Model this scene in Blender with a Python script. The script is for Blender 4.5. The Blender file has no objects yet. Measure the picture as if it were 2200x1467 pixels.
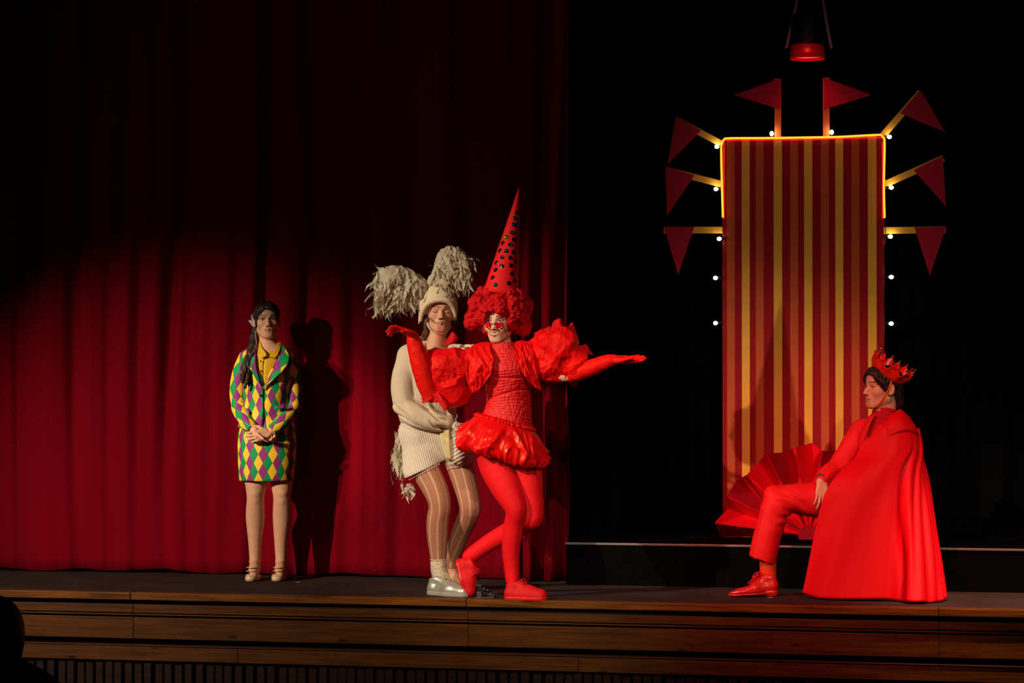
import bpy, math, random
import numpy as np
from mathutils import Matrix, Vector
random.seed(7); RNG = np.random.default_rng(7)
scene = bpy.context.scene
COL = scene.collection

# ------------------------------------------------------------------ camera
F = 5500.0; YAW = math.atan(5500/25000.0); PIT = math.atan((793-733.5)/F); DIST = 14.3; EYE = 1.29
CAM = np.array([DIST*math.sin(YAW), -DIST*math.cos(YAW), EYE])
FW = np.array([-math.sin(YAW)*math.cos(PIT), math.cos(YAW)*math.cos(PIT), math.sin(PIT)])
RT = np.array([math.cos(YAW), math.sin(YAW), 0.0]); UP = np.cross(RT, FW)
TOCAM = np.array([math.sin(YAW), -math.cos(YAW), 0.0]); ZUP = np.array([0, 0, 1.0])
cam = bpy.data.cameras.new('camera'); cam.sensor_width = 36.0; cam.lens = 36.0*F/2200.0
cam.clip_start = 0.1; cam.clip_end = 100
cam_o = bpy.data.objects.new('camera', cam); COL.objects.link(cam_o)
cam_o.matrix_world = Matrix(((RT[0], UP[0], -FW[0], CAM[0]), (RT[1], UP[1], -FW[1], CAM[1]), (RT[2], UP[2], -FW[2], CAM[2]), (0, 0, 0, 1)))
scene.camera = cam_o

def ray(px, py): return FW+RT*(px-1100)/F-UP*(py-733.5)/F
def at_depth(px, py, d): return CAM+ray(px, py)*d                    # point seen at (px, py), d metres along the view axis
def at_y(px, py, Y): r = ray(px, py); return CAM+r*((Y-CAM[1])/r[1])    # ... on the vertical plane y = Y
def at_z(px, py, z=0.0): r = ray(px, py); return CAM+r*((z-CAM[2])/r[2])  # ... on the horizontal plane z

# ------------------------------------------------------------------ world, stage lights, added fills, exposure
w = bpy.data.worlds.new('dark_hall'); scene.world = w; w.use_nodes = True
w.node_tree.nodes['Background'].inputs[0].default_value = (0.9, 0.75, 0.65, 1); w.node_tree.nodes['Background'].inputs[1].default_value = 0.0035
scene.view_settings.view_transform = 'Standard'; scene.view_settings.look = 'None'
scene.view_settings.gamma = 1.0; scene.view_settings.use_curve_mapping = False
scene.view_settings.exposure = 0.0

def stage_spot(name, target, az, el, dist, power, color, cone, blend, size=0.06):
    t = np.array(target, float); a = math.radians(az); e = math.radians(el)
    p = t+dist*np.array([math.sin(a)*math.cos(e), -math.cos(a)*math.cos(e), math.sin(e)])
    L = bpy.data.lights.new(name, 'SPOT'); L.energy = power; L.color = color
    L.spot_size = math.radians(cone); L.spot_blend = blend; L.shadow_soft_size = size
    o = bpy.data.objects.new(name, L); COL.objects.link(o); o.location = p
    o.rotation_euler = Vector(t-p).to_track_quat('-Z', 'Y').to_euler()
    return o
stage_spot('front_spot_warm', (-2.35, 1.0, 0.20), -30, 21, 12, 4900, (1.0, 0.84, 0.66), 19.5, 1.0)
stage_spot('fill_suit', (-1.74, 1.05, 1.05), -30, 21, 12, 3600, (1.0, 0.84, 0.66), 5.6, 1.0)  # added fill that brightens the woman in the harlequin suit
stage_spot('front_spot_high', (0.0, 0.3, 0.60), 14, 33, 11, 1150, (1.0, 0.84, 0.66), 12.5, 1.0)
stage_spot('front_spot_jester', (-0.2, 0.12, 1.10), -38, 22, 12, 5300, (1.0, 0.83, 0.64), 14.5, 1.0)
stage_spot('front_spot_red', (1.65, 0.7, 0.50), -14, 33, 12, 3300, (1.0, 0.07, 0.08), 15.0, 1.0)
stage_spot('front_spot_side', (1.90, 0.9, 0.68), 18, 26, 12, 1450, (1.0, 0.76, 0.52), 17.5, 1.0)
stage_spot('fill_apron', (-0.25, 0.0, -0.25), 8, 24, 11, 1500, (1.0, 0.82, 0.62), 15, 1.0)  # added fill on the wooden stage front, standing in for spill
stage_spot('overhead_spot', (2.85, 0.45, 0.0), 25, 66, 6, 2300, (1.0, 0.60, 0.38), 22, 1.0)
stage_spot('fill_curtain_top', (-0.6, 1.3, 2.4), -6, 18, 13, 120, (1.0, 0.75, 0.55), 30, 1.0, 0.3)  # added weak fill so the upper curtain is not black
stage_spot('fill_backdrop', (1.55, 1.75, 2.0), 6, 20, 12, 750, (1.0, 0.90, 0.74), 15, 1.0, 0.2)  # added fill that lifts the striped panel
stage_spot('fill_barrel', tuple(at_y(1735, 116, 1.62)), 4, -4, 10, 1600, (1.0, 0.03, 0.07), 1.5, 1.0)  # added red fill aimed only at the hanging spotlight's barrel

# ------------------------------------------------------------------ helpers: colour, materials
def lin(r, g, b):
    f = lambda c: (c/255.0)/12.92 if c <= 10 else (((c/255.0)+0.055)/1.055)**2.4
    return (f(r), f(g), f(b), 1.0)

def mat(name, color, rough=0.7, spec=0.35, metal=0.0, sheen=0.0, bump=0.0, bscale=60.0, vary=0.0, vscale=8.0, attr=False,
        stretch=None, emit=None, estr=0.0, coat=0.0, trans=0.0):
    m = bpy.data.materials.new(name); m.use_nodes = True
    nt = m.node_tree; N = nt.nodes; L = nt.links; b = N['Principled BSDF']
    b.inputs['Base Color'].default_value = color; b.inputs['Roughness'].default_value = rough
    b.inputs['Specular IOR Level'].default_value = spec; b.inputs['Metallic'].default_value = metal
    b.inputs['Coat Weight'].default_value = coat
    if sheen: b.inputs['Sheen Weight'].default_value = sheen; b.inputs['Sheen Tint'].default_value = color
    if emit: b.inputs['Emission Color'].default_value = emit; b.inputs['Emission Strength'].default_value = estr
    src = None
    if attr:
        a = N.new('ShaderNodeAttribute'); a.attribute_name = 'Col'; src = a.outputs['Color']
        L.new(src, b.inputs['Base Color'])
    tc = N.new('ShaderNodeTexCoord'); mp = N.new('ShaderNodeMapping'); L.new(tc.outputs['Object'], mp.inputs[0])
    if stretch: mp.inputs['Scale'].default_value = stretch
    if vary:
        n = N.new('ShaderNodeTexNoise'); n.inputs['Scale'].default_value = vscale; n.inputs['Detail'].default_value = 6
        L.new(mp.outputs[0], n.inputs['Vector'])
        r = N.new('ShaderNodeMapRange'); r.inputs[1].default_value = 0.3; r.inputs[2].default_value = 0.7
        r.inputs[3].default_value = 1-vary; r.inputs[4].default_value = 1+vary; L.new(n.outputs[0], r.inputs[0])
        x = N.new('ShaderNodeVectorMath'); x.operation = 'SCALE'
        if src: L.new(src, x.inputs[0])
        else: x.inputs[0].default_value = color[:3]
        L.new(r.outputs[0], x.inputs['Scale']); L.new(x.outputs[0], b.inputs['Base Color'])
    if bump:
        n2 = N.new('ShaderNodeTexNoise'); n2.inputs['Scale'].default_value = bscale; n2.inputs['Detail'].default_value = 4
        L.new(mp.outputs[0], n2.inputs['Vector'])
        bp = N.new('ShaderNodeBump'); bp.inputs['Strength'].default_value = bump; bp.inputs['Distance'].default_value = 0.004
        L.new(n2.outputs[0], bp.inputs['Height']); L.new(bp.outputs[0], b.inputs['Normal'])
    if trans:
        t = N.new('ShaderNodeBsdfTransparent'); mx = N.new('ShaderNodeMixShader'); mx.inputs[0].default_value = trans
        L.new(b.outputs[0], mx.inputs[1]); L.new(t.outputs[0], mx.inputs[2]); L.new(mx.outputs[0], N['Material Output'].inputs[0])
    return m

def emission(name, color, strength):
    m = bpy.data.materials.new(name); m.use_nodes = True; N = m.node_tree.nodes
    N.remove(N['Principled BSDF']); e = N.new('ShaderNodeEmission'); e.inputs[0].default_value = color; e.inputs[1].default_value = strength
    m.node_tree.links.new(e.outputs[0], N['Material Output'].inputs[0]); return m

# ------------------------------------------------------------------ helpers: objects
ORIGIN = {}
def thing(name, label, cat, loc=(0, 0, 0), group=None):
    o = bpy.data.objects.new(name, None); COL.objects.link(o); o.location = loc; o.empty_display_size = 0.1
    o['label'] = label; o['category'] = cat
    if group: o['group'] = group
    ORIGIN[o] = np.array(loc, float); return o

def tag(o, label, cat=None, kind=None):
    if label: o['label'] = label
    if cat: o['category'] = cat
    if kind: o['kind'] = kind
    return o

def mesh_obj(name, verts, faces, material, parent=None, smooth=True, col=None, uv=None, solid=0.0, offset=0.0, sub=0, faceslots=None, loc=None):
    """verts (n,3) in world space; faces an (m,4)/(m,3) array or a list of tuples"""
    verts = np.asarray(verts, float)
    org = ORIGIN.get(parent, np.zeros(3)) if parent is not None else (np.zeros(3) if loc is None else np.array(loc, float))
    me = bpy.data.meshes.new(name)
    if isinstance(faces, np.ndarray):
        k = faces.shape[1]; nf = len(faces)
        me.vertices.add(len(verts)); me.vertices.foreach_set('co', (verts-org).astype(np.float32).ravel())
        me.loops.add(nf*k); me.loops.foreach_set('vertex_index', faces.astype(np.int32).ravel())
        me.polygons.add(nf); me.polygons.foreach_set('loop_start', np.arange(0, nf*k, k, dtype=np.int32))
        me.update(calc_edges=True); me.validate()
    else:
        me.from_pydata([tuple(v) for v in (verts-org)], [], [tuple(int(i) for i in f) for f in faces]); me.update()
    if smooth: me.polygons.foreach_set('use_smooth', np.ones(len(me.polygons), bool))
    if col is not None:
        c = np.ones((len(verts), 4), np.float32); c[:, :3] = np.asarray(col)[:, :3]
        at = me.color_attributes.new('Col', 'FLOAT_COLOR', 'POINT'); at.data.foreach_set('color', c.ravel())
    if uv is not None:
        ul = me.uv_layers.new(name='UVMap'); vi = np.zeros(len(me.loops), np.int32); me.loops.foreach_get('vertex_index', vi)
        ul.data.foreach_set('uv', np.asarray(uv, np.float32)[vi].ravel())
    for m in (material if isinstance(material, (list, tuple)) else [material]): me.materials.append(m)
    if faceslots is not None: me.polygons.foreach_set('material_index', np.asarray(faceslots, np.int32))
    o = bpy.data.objects.new(name, me); COL.objects.link(o)
    if parent is not None:
        o.parent = parent; ORIGIN[o] = org
    else: o.location = org; ORIGIN[o] = org
    if solid:
        md = o.modifiers.new('thickness', 'SOLIDIFY'); md.thickness = solid; md.offset = offset
    if sub:
        md = o.modifiers.new('sub', 'SUBSURF'); md.levels = sub; md.render_levels = sub
    return o

def rep(o, parent, mtx=None, loc=None):
    c = o.copy(); COL.objects.link(c); c.parent = parent
    if loc is not None: c.location = loc
    return c

BOXF = [(0, 3, 2, 1), (4, 5, 6, 7), (0, 1, 5, 4), (1, 2, 6, 5), (2, 3, 7, 6), (3, 0, 4, 7)]
def box_v(x0, x1, y0, y1, z0, z1):
    return [(x0, y0, z0), (x1, y0, z0), (x1, y1, z0), (x0, y1, z0), (x0, y0, z1), (x1, y0, z1), (x1, y1, z1), (x0, y1, z1)]
def box(name, x0, x1, y0, y1, z0, z1, material, parent=None, bevel=0.0, loc=None):
    o = mesh_obj(name, box_v(x0, x1, y0, y1, z0, z1), BOXF, material, parent, smooth=False, loc=loc)
    if bevel:
        b = o.modifiers.new('bevel', 'BEVEL'); b.width = bevel; b.segments = 2; b.limit_method = 'ANGLE'
    return o
def prism(name, poly, thick, nrm, material, parent=None):
    """flat polygon (list of 3d points) given thickness along nrm"""
    a = np.array(poly); n = len(a); b = a+np.array(nrm)*thick
    f = [tuple(range(n)), tuple(range(2*n-1, n-1, -1))]+[(i, n+i, n+(i+1) % n, (i+1) % n)[::-1] for i in range(n)]
    return mesh_obj(name, np.vstack([a, b]), f, material, parent, smooth=False)

def unit(v): v = np.asarray(v, float); return v/max(np.linalg.norm(v), 1e-9)
def catmull(P, n):
    P = np.asarray(P, float)
    if len(P) == 2: t = np.linspace(0, 1, n)[:, None]; return P[0]*(1-t)+P[1]*t
    s = np.concatenate([[0], np.cumsum(np.linalg.norm(np.diff(P[:, :3], axis=0), axis=1)+1e-6)]); s /= s[-1]
    Q = np.vstack([2*P[0]-P[1], P, 2*P[-1]-P[-2]]); out = []
    for u in np.linspace(0, 1, n):
        i = min(np.searchsorted(s, u, side='right')-1, len(P)-2); t = (u-s[i])/(s[i+1]-s[i])
        p0, p1, p2, p3 = Q[i], Q[i+1], Q[i+2], Q[i+3]
        out.append(0.5*(2*p1+(p2-p0)*t+(2*p0-5*p1+4*p2-p3)*t*t+(3*p1-p0-3*p2+p3)*t**3))
    return np.array(out)

def grid_faces(n, m, wrap=False):
    """n rows, m columns"""
    i = np.arange(n-1)[:, None]; j = np.arange(m if wrap else m-1)[None, :]; j2 = (j+1) % m
    return np.stack([i*m+j, i*m+j2, (i+1)*m+j2, (i+1)*m+j], -1).reshape(-1, 4)

def sweep(name, P, R, material, parent=None, n=14, steps=None, flat=None, fl=1.0, cap=True, fold=None, uvscale=None, col=None, smooth=True, solid=0, startframe=None):
    """tube along a smooth path; R radii at the path points; flat: direction along which it is squashed by fl; fold(s, theta)->radius factor"""
    P = np.asarray(P, float); steps = steps or max(6, 6*(len(P)-1))
    R = np.asarray([R]*len(P) if np.isscalar(R) else R, float)
    Q = catmull(np.column_stack([P, R]), steps); C = Q[:, :3]; r = Q[:, 3]
    T = np.gradient(C, axis=0); T /= np.linalg.norm(T, axis=1)[:, None]+1e-9
    u = startframe if startframe is not None else (np.cross(T[0], ZUP) if abs(T[0][2]) < 0.95 else np.cross(T[0], np.array([0, 1.0, 0])))
    rings = []; th = np.linspace(0, 2*np.pi, n+1)
    s = np.concatenate([[0], np.cumsum(np.linalg.norm(np.diff(C, axis=0), axis=1))])
    for i in range(steps):
        u = unit(u-T[i]*(u@T[i])); v = np.cross(T[i], u)
        f = np.ones(n+1) if fold is None else fold(s[i]/s[-1], th)
        ring = (np.cos(th)*f)[:, None]*u*r[i]+(np.sin(th)*f)[:, None]*v*r[i]
        if flat is not None:
            fn = unit(flat); ring = ring+np.outer(ring@fn*(fl-1), fn)
        rings.append(C[i]+ring)
    V = np.array(rings).reshape(-1, 3); Fc = grid_faces(steps, n+1)[:, ::-1]
    uv = None
    if uvscale is not None:
        uu = np.outer(np.ones(steps), th*np.mean(r)); vv = np.outer(s, np.ones(n+1)); uv = np.column_stack([uu.ravel(), vv.ravel()])*uvscale
    if cap:
        k = len(V); V = np.vstack([V, C[0], C[-1]])
        e1 = np.array([[k, j+1, j, j] for j in range(n)]); b = (steps-1)*(n+1); e2 = np.array([[k+1, b+j, b+j+1, b+j+1] for j in range(n)])
        fl4 = [tuple(f) for f in Fc]+[(k, j, j+1) for j in range(n)]+[(k+1, b+j+1, b+j) for j in range(n)]
        if uv is not None: uv = np.vstack([uv, uv[0], uv[-1]])
        return mesh_obj(name, V, fl4, material, parent, smooth, uv=uv, solid=solid)
    return mesh_obj(name, V, Fc, material, parent, smooth, uv=uv, solid=solid)

def patch(name, A, B, material, parent=None, n=16, m=10, bulge=None, solid=0.004, wav=None, uvscale=None):
    """cloth between boundary curves A and B (lists of 3d points); bulge (n,m)->offset vector"""
    a = catmull(A, n); b = catmull(B, n); t = np.linspace(0, 1, m)[None, :, None]
    G = a[:, None, :]*(1-t)+b[:, None, :]*t
    if bulge is not None:
        s = np.linspace(0, 1, n)[:, None]; tt = np.linspace(0, 1, m)[None, :]
        G = G+bulge(s, tt)
    uv = None
    if uvscale:
        du = np.linalg.norm(a-b, axis=1).mean(); dv = np.linalg.norm(np.diff(a, axis=0), axis=1).sum()
        uu, vv = np.meshgrid(np.linspace(0, du, m), np.linspace(0, dv, n)); uv = np.column_stack([uu.ravel(), vv.ravel()])*uvscale
    return mesh_obj(name, G.reshape(-1, 3), grid_faces(n, m), material, parent, solid=solid, uv=uv)

def ellipsoid(name, c, r, material, parent=None, n=12, m=8, M=None, smooth=True):
    th = np.linspace(0, np.pi, m+1)[1:-1]; ph = np.linspace(0, 2*np.pi, n, endpoint=False)
    V = [(0, 0, 1)]+[(math.sin(t)*math.cos(p), math.sin(t)*math.sin(p), math.cos(t)) for t in th for p in ph]+[(0, 0, -1)]
    f = [(0, 1+j, 1+(j+1) % n) for j in range(n)]
    for i in range(m-2):
        for j in range(n): f.append((1+i*n+j, 1+(i+1)*n+j, 1+(i+1)*n+(j+1) % n, 1+i*n+(j+1) % n))
    k = 1+(m-2)*n; f += [(k+j, k+n, k+(j+1) % n) for j in range(n)]
    V = np.array(V)*np.array(r if not np.isscalar(r) else (r, r, r))
    if M is not None: V = V@np.asarray(M).T
    return mesh_obj(name, V+np.array(c), f, material, parent, smooth)

# ------------------------------------------------------------------ helpers: noise and implicit surfaces
_G = RNG.normal(size=(32, 32, 32, 3)).astype(np.float32); _G /= np.linalg.norm(_G, axis=-1)[..., None]
_ROT = np.linalg.qr(np.array([[0.8, 0.36, 0.48], [-0.5, 0.83, 0.21], [-0.33, -0.41, 0.85]]))[0].astype(np.float32)
def noise3(p, scale=1.0, seed=0):
    """gradient noise, roughly -1..1"""
    q = (np.asarray(p, np.float32)*np.float32(scale))@_ROT+np.float32(seed*7.31+0.37); i = np.floor(q).astype(np.int32); f = q-i; u = f*f*f*(f*(f*6-15)+10); r = 0
    for a in (0, 1):
        wx = u[..., 0] if a else 1-u[..., 0]
        for b in (0, 1):
            wy = u[..., 1] if b else 1-u[..., 1]
            for c in (0, 1):
                wz = u[..., 2] if c else 1-u[..., 2]; g = _G[(i[..., 0]+a) & 31, (i[..., 1]+b) & 31, (i[..., 2]+c) & 31]
                r = r+wx*wy*wz*(g[..., 0]*(f[..., 0]-a)+g[..., 1]*(f[..., 1]-b)+g[..., 2]*(f[..., 2]-c))
    return r*1.7
def smooth01(x, a, b): t = np.clip((x-a)/(b-a), 0, 1); return t*t*(3-2*t)

class Field:
    """a body or garment as smoothly joined tapered limbs, meshed as one continuous surface"""
    def __init__(s): s.ops = []
    def cap(s, a, b, ra, rb=None, k=0.012, flat=None, fl=1.0, op=1):
        a = np.asarray(a, float); b = np.asarray(b, float); rb = ra if rb is None else rb
        R = max(ra, rb)*max(1.0, fl)
        fn = unit(flat) if flat is not None else None
        def d(X, Y, Z):
            ab = b-a; L2 = max(ab@ab, 1e-9); px, py, pz = X-a[0], Y-a[1], Z-a[2]
            t = np.clip((px*ab[0]+py*ab[1]+pz*ab[2])/L2, 0, 1); qx, qy, qz = px-t*ab[0], py-t*ab[1], pz-t*ab[2]
            if fn is not None:
                c = (qx*fn[0]+qy*fn[1]+qz*fn[2])*(1/fl-1); qx, qy, qz = qx+c*fn[0], qy+c*fn[1], qz+c*fn[2]
            return (np.sqrt(qx*qx+qy*qy+qz*qz)-(ra+(rb-ra)*t))*min(1.0, fl)
        s.ops.append((d, np.minimum(a, b)-R, np.maximum(a, b)+R, k, op)); return s
    def chain(s, P, R, k=0.012, sub=4, **kw):
        if len(P) > 2 and sub > 1:
            q = catmull(np.column_stack([np.asarray(P, float), np.asarray(R, float)]), (len(P)-1)*sub+1); P, R = q[:, :3], q[:, 3]
        for i in range(len(P)-1): s.cap(P[i], P[i+1], R[i], R[i+1], k=(k if i == 0 else min(k, 0.012)), **kw)
        return s
    def ell(s, c, r, M=None, k=0.012, op=1):
        c = np.asarray(c, float); r = np.asarray([r]*3 if np.isscalar(r) else r, float); M = np.eye(3) if M is None else np.asarray(M)
        R = np.abs(M)@r
        def d(X, Y, Z):
            p = [X-c[0], Y-c[1], Z-c[2]]; l = [p[0]*M[0, i]+p[1]*M[1, i]+p[2]*M[2, i] for i in range(3)]
            k0 = np.sqrt(sum((l[i]/r[i])**2 for i in range(3))); k1 = np.sqrt(sum((l[i]/r[i]**2)**2 for i in range(3)))
            return k0*(k0-1)/np.maximum(k1, 1e-6)
        s.ops.append((d, c-R, c+R, k, op)); return s
    def half(s, p, n, k=0.004, lo=None, hi=None):
        """keep only the side of the plane opposite to n"""
        p = np.asarray(p, float); n = unit(n)
        def d(X, Y, Z): return -((X-p[0])*n[0]+(Y-p[1])*n[1]+(Z-p[2])*n[2])
        s.ops.append((d, np.full(3, -99.0) if lo is None else np.asarray(lo, float), np.full(3, 99.0) if hi is None else np.asarray(hi, float), k, -1)); return s
    def mesh(s, h, lo=None, hi=None, disp=None):
        un = [o for o in s.ops if o[4] > 0]
        if lo is None: lo = np.min([o[1] for o in un], 0)-3*h-(0.02 if disp else 0)
        if hi is None: hi = np.max([o[2] for o in un], 0)+3*h+(0.02 if disp else 0)
        lo = np.asarray(lo, float); hi = np.asarray(hi, float); n = np.maximum(np.ceil((hi-lo)/h).astype(int)+1, 4)
        ax = [lo[i]+h*np.arange(n[i]) for i in range(3)]; V = np.full(n, 0.06, np.float32)
        for d, a, b, k, op in s.ops:
            mg = k+0.03
            i0 = [int(np.clip(np.floor((a[i]-mg-lo[i])/h), 0, n[i])) for i in range(3)]; i1 = [int(np.clip(np.ceil((b[i]+mg-lo[i])/h)+1, 0, n[i])) for i in range(3)]
            if any(i1[i] <= i0[i] for i in range(3)): continue
            sl = tuple(slice(i0[i], i1[i]) for i in range(3))
            v = d(ax[0][sl[0]][:, None, None], ax[1][sl[1]][None, :, None], ax[2][sl[2]][None, None, :]).astype(np.float32)
            c = V[sl]
            if op > 0:
                hh = np.clip(0.5+0.5*(v-c)/k, 0, 1); V[sl] = v*(1-hh)+c*hh-k*hh*(1-hh)
            else:
                v = -v; hh = np.clip(0.5-0.5*(v-c)/k, 0, 1); V[sl] = v*(1-hh)+c*hh+k*hh*(1-hh)
        if disp is not None:
            idx = np.where(np.abs(V) < 0.035)
            pts = np.stack([ax[0][idx[0]], ax[1][idx[1]], ax[2][idx[2]]], -1); V[idx] -= disp(pts).astype(np.float32)
        return surface_nets(V, lo, h)

def surface_nets(V, lo, h):
    S = V < 0; n = V.shape
    cnt = np.zeros((n[0]-1, n[1]-1, n[2]-1), np.int8)
    for i in (0, 1):
        for j in (0, 1):
            for k in (0, 1): cnt += S[i:n[0]-1+i, j:n[1]-1+j, k:n[2]-1+k]
    act = (cnt > 0) & (cnt < 8); I = np.array(np.where(act)).T
    idm = np.full(act.shape, -1, np.int64); idm[act] = np.arange(len(I))
    acc = np.zeros((len(I), 3)); num = np.zeros(len(I))
    cor = [(a, b, c) for a in (0, 1) for b in (0, 1) for c in (0, 1)]
    vals = {c: V[I[:, 0]+c[0], I[:, 1]+c[1], I[:, 2]+c[2]].astype(float) for c in cor}
    for c in cor:
        for a in range(3):
            if c[a] == 0:
                c2 = list(c); c2[a] = 1; c2 = tuple(c2); v0, v1 = vals[c], vals[c2]; cr = (v0 < 0) != (v1 < 0)
                t = np.where(cr, v0/np.where(cr, v0-v1, 1), 0); p = np.tile(np.array(c, float), (len(I), 1)); p[:, a] += t
                acc[cr] += p[cr]; num[cr] += 1
    P = lo+h*(I+acc/num[:, None]); quads = []
    for a in range(3):
        b, c = (a+1) % 3, (a+2) % 3
        s0 = [slice(None)]*3; s1 = [slice(None)]*3; s0[a] = slice(0, n[a]-1); s1[a] = slice(1, n[a])
        for q in (b, c): s0[q] = slice(1, n[q]-1); s1[q] = slice(1, n[q]-1)
        A = S[tuple(s0)]; B = S[tuple(s1)]
        for cond, rev in ((A & ~B, False), (~A & B, True)):
            e = np.array(np.where(cond)).T
            if not len(e): continue
            for q in (b, c): e[:, q] += 1
            def cell(db, dc): x = e.copy(); x[:, b] += db; x[:, c] += dc; return idm[x[:, 0], x[:, 1], x[:, 2]]
            f = np.stack([cell(-1, -1), cell(0, -1), cell(0, 0), cell(-1, 0)], -1); quads.append(f[:, ::-1] if rev else f)
    Q = np.vstack(quads) if quads else np.zeros((0, 4), int)
    return P, Q[(Q >= 0).all(1)]

def join(*ms):
    V = []; Q = []; k = 0
    for v, q in ms: V.append(v); Q.append(q+k); k += len(v)
    return np.vstack(V), np.vstack(Q)
# ------------------------------------------------------------------ the stage: floor, front, riser, back drape
M_floor = mat('stage_floor', lin(58, 44, 43), 0.85, 0.1, bump=0.25, bscale=120, vary=0.25, vscale=3)
M_hall = mat('hall_floor', lin(40, 32, 28), 0.8)
M_black = mat('black_drape', lin(13, 12, 12), 0.9, 0.1)
M_riser = mat('black_riser', lin(3, 2, 2), 0.85, 0.06, vary=0.3)
M_metal = mat('aluminium_edge', lin(150, 140, 135), 0.4, 0.5, metal=0.8)
M_curtain = mat('red_velvet', lin(124, 1, 20), 0.9, 0.05, sheen=0.0, bump=0.12, bscale=300, vary=0.10, vscale=2.2, stretch=(1, 1, 0.25))

def wood(name, base, dark, rough=0.5):
    m = mat(name, base, rough, 0.12); nt = m.node_tree; N = nt.nodes; L = nt.links; b = N['Principled BSDF']
    tc = N.new('ShaderNodeTexCoord'); oi = N.new('ShaderNodeObjectInfo'); add = N.new('ShaderNodeVectorMath'); add.operation = 'ADD'
    L.new(tc.outputs['Object'], add.inputs[0]); L.new(oi.outputs['Random'], add.inputs[1])
    mp = N.new('ShaderNodeMapping'); mp.inputs['Scale'].default_value = (0.7, 8, 14); L.new(add.outputs[0], mp.inputs[0])
    n = N.new('ShaderNodeTexNoise'); n.inputs['Scale'].default_value = 4; n.inputs['Detail'].default_value = 7; n.inputs['Distortion'].default_value = 0.6; L.new(mp.outputs[0], n.inputs['Vector'])
    mk = N.new('ShaderNodeMapping'); mk.inputs['Scale'].default_value = (2.0, 6, 6); L.new(add.outputs[0], mk.inputs[0])
    v = N.new('ShaderNodeTexVoronoi'); v.inputs['Scale'].default_value = 1.4; L.new(mk.outputs[0], v.inputs['Vector'])
    kr = N.new('ShaderNodeValToRGB'); kr.color_ramp.elements[0].position = 0.03; kr.color_ramp.elements[0].color = (0.15, 0.1, 0.08, 1); kr.color_ramp.elements[1].position = 0.12; kr.color_ramp.elements[1].color = (1, 1, 1, 1); L.new(v.outputs['Distance'], kr.inputs[0])
    r = N.new('ShaderNodeValToRGB'); r.color_ramp.elements[0].position = 0.32; r.color_ramp.elements[0].color = dark; r.color_ramp.elements[1].position = 0.66; r.color_ramp.elements[1].color = base; L.new(n.outputs[0], r.inputs[0])
    x = N.new('ShaderNodeVectorMath'); x.operation = 'MULTIPLY'; L.new(r.outputs[0], x.inputs[0]); L.new(kr.outputs[0], x.inputs[1]); L.new(x.outputs[0], b.inputs['Base Color'])
    bp = N.new('ShaderNodeBump'); bp.inputs['Strength'].default_value = 0.2; bp.inputs['Distance'].default_value = 0.003; L.new(n.outputs[0], bp.inputs['Height']); L.new(bp.outputs[0], b.inputs['Normal'])
    return m
M_wood = wood('pine_boards', lin(92, 50, 10), lin(62, 30, 5))
M_nose = wood('worn_nosing', lin(128, 74, 18), lin(74, 36, 8), 0.45)
M_slat = wood('dark_slats', lin(44, 22, 14), lin(28, 13, 9))
M_gapshade = mat('recess_shade', lin(12, 8, 6), 0.9, 0.1)  # shadow under the board lips put into a near-black colour

fl = box('floor', -6, 6, 0.045, 5.0, -0.12, 0.0, M_floor); tag(fl, 'dark grey carpeted stage floor behind the wooden edge', 'floor', 'structure')
hf = box('floor', -9, 9, -18, 0.6, -0.95, -0.86, M_hall); tag(hf, 'unlit hall floor in front of the stage', 'floor', 'structure')
back = thing('wall_back', 'black drape wall behind the riser, lost in darkness', 'wall', (0, 4.6, 0)); back['kind'] = 'structure'
xs = np.linspace(-7, 7, 400); zs = np.linspace(0, 6, 6)
G = np.array([[(x, 4.6+0.05*math.sin(x*14)+0.03*math.sin(x*31+1), z) for x in xs] for z in zs]).reshape(-1, 3)
mesh_obj('drape', G, grid_faces(6, 400), M_black, back)
front = thing('wall_front', 'wooden panelled stage front below the nosing board', 'wall', (0, 0, -0.86)); front['kind'] = 'structure'
box('backing', -6, 6, 0.13, 0.20, -0.86, -0.06, M_gapshade, front)
SEG = [-5.6, -2.25, -0.26, 2.35, 5.6]     # board joints, the middle one showing just left of the red sneaker
for i in range(4):
    a, b = SEG[i]+0.0015, SEG[i+1]-0.0015
    box('nosing_board', a, b, -0.012, 0.06, -0.040, 0.004, M_nose, front, 0.006)
for (z0, z1, y0, nm, sh) in ((-0.117, -0.071, 0.030, 'plank', 0.4), (-0.1305, -0.1225, 0.022, 'bead_moulding', 0.4), (-0.267, -0.1425, 0.035, 'plank', 0.0), (-0.3095, -0.303, 0.038, 'bead_moulding', 0.2), (-0.395, -0.3135, 0.048, 'plank', 0.7)):
    for i in range(4):
        a, b = SEG[i]+(sh if 0 < i else 0)*(0.9 if nm == 'plank' and z0 < -0.3 else 0)+0.001, SEG[i+1]+(sh if i < 3 else 0)*(0.9 if nm == 'plank' and z0 < -0.3 else 0)-0.001
        box(nm, a, b, y0, 0.14, z0, z1, M_wood, front, 0.003)
ox = box('slat', -3.45, -3.402, 0.085, 0.135, -0.86, -0.40, M_slat, front, 0.006)
x = -3.45
while x < 3.3:
    x += 0.052+0.018*random.random(); c = rep(ox, front, loc=(x+3.45, random.uniform(-0.012, 0.012), 0))

riser = thing('stage_riser', 'low black platform with a thin metal edge behind the seated figure', 'platform', (2.5, 2.6, 0))
box('body', 0.09, 5.6, 1.10, 4.3, 0.0, 0.243, M_riser, riser, 0.004)
box('top_board', 0.085, 5.6, 1.105, 4.3, 0.243, 0.252, M_riser, riser)
box('edge_strip', 0.085, 5.6, 1.088, 1.104, 0.240, 0.2535, M_metal, riser, 0.002)

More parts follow.
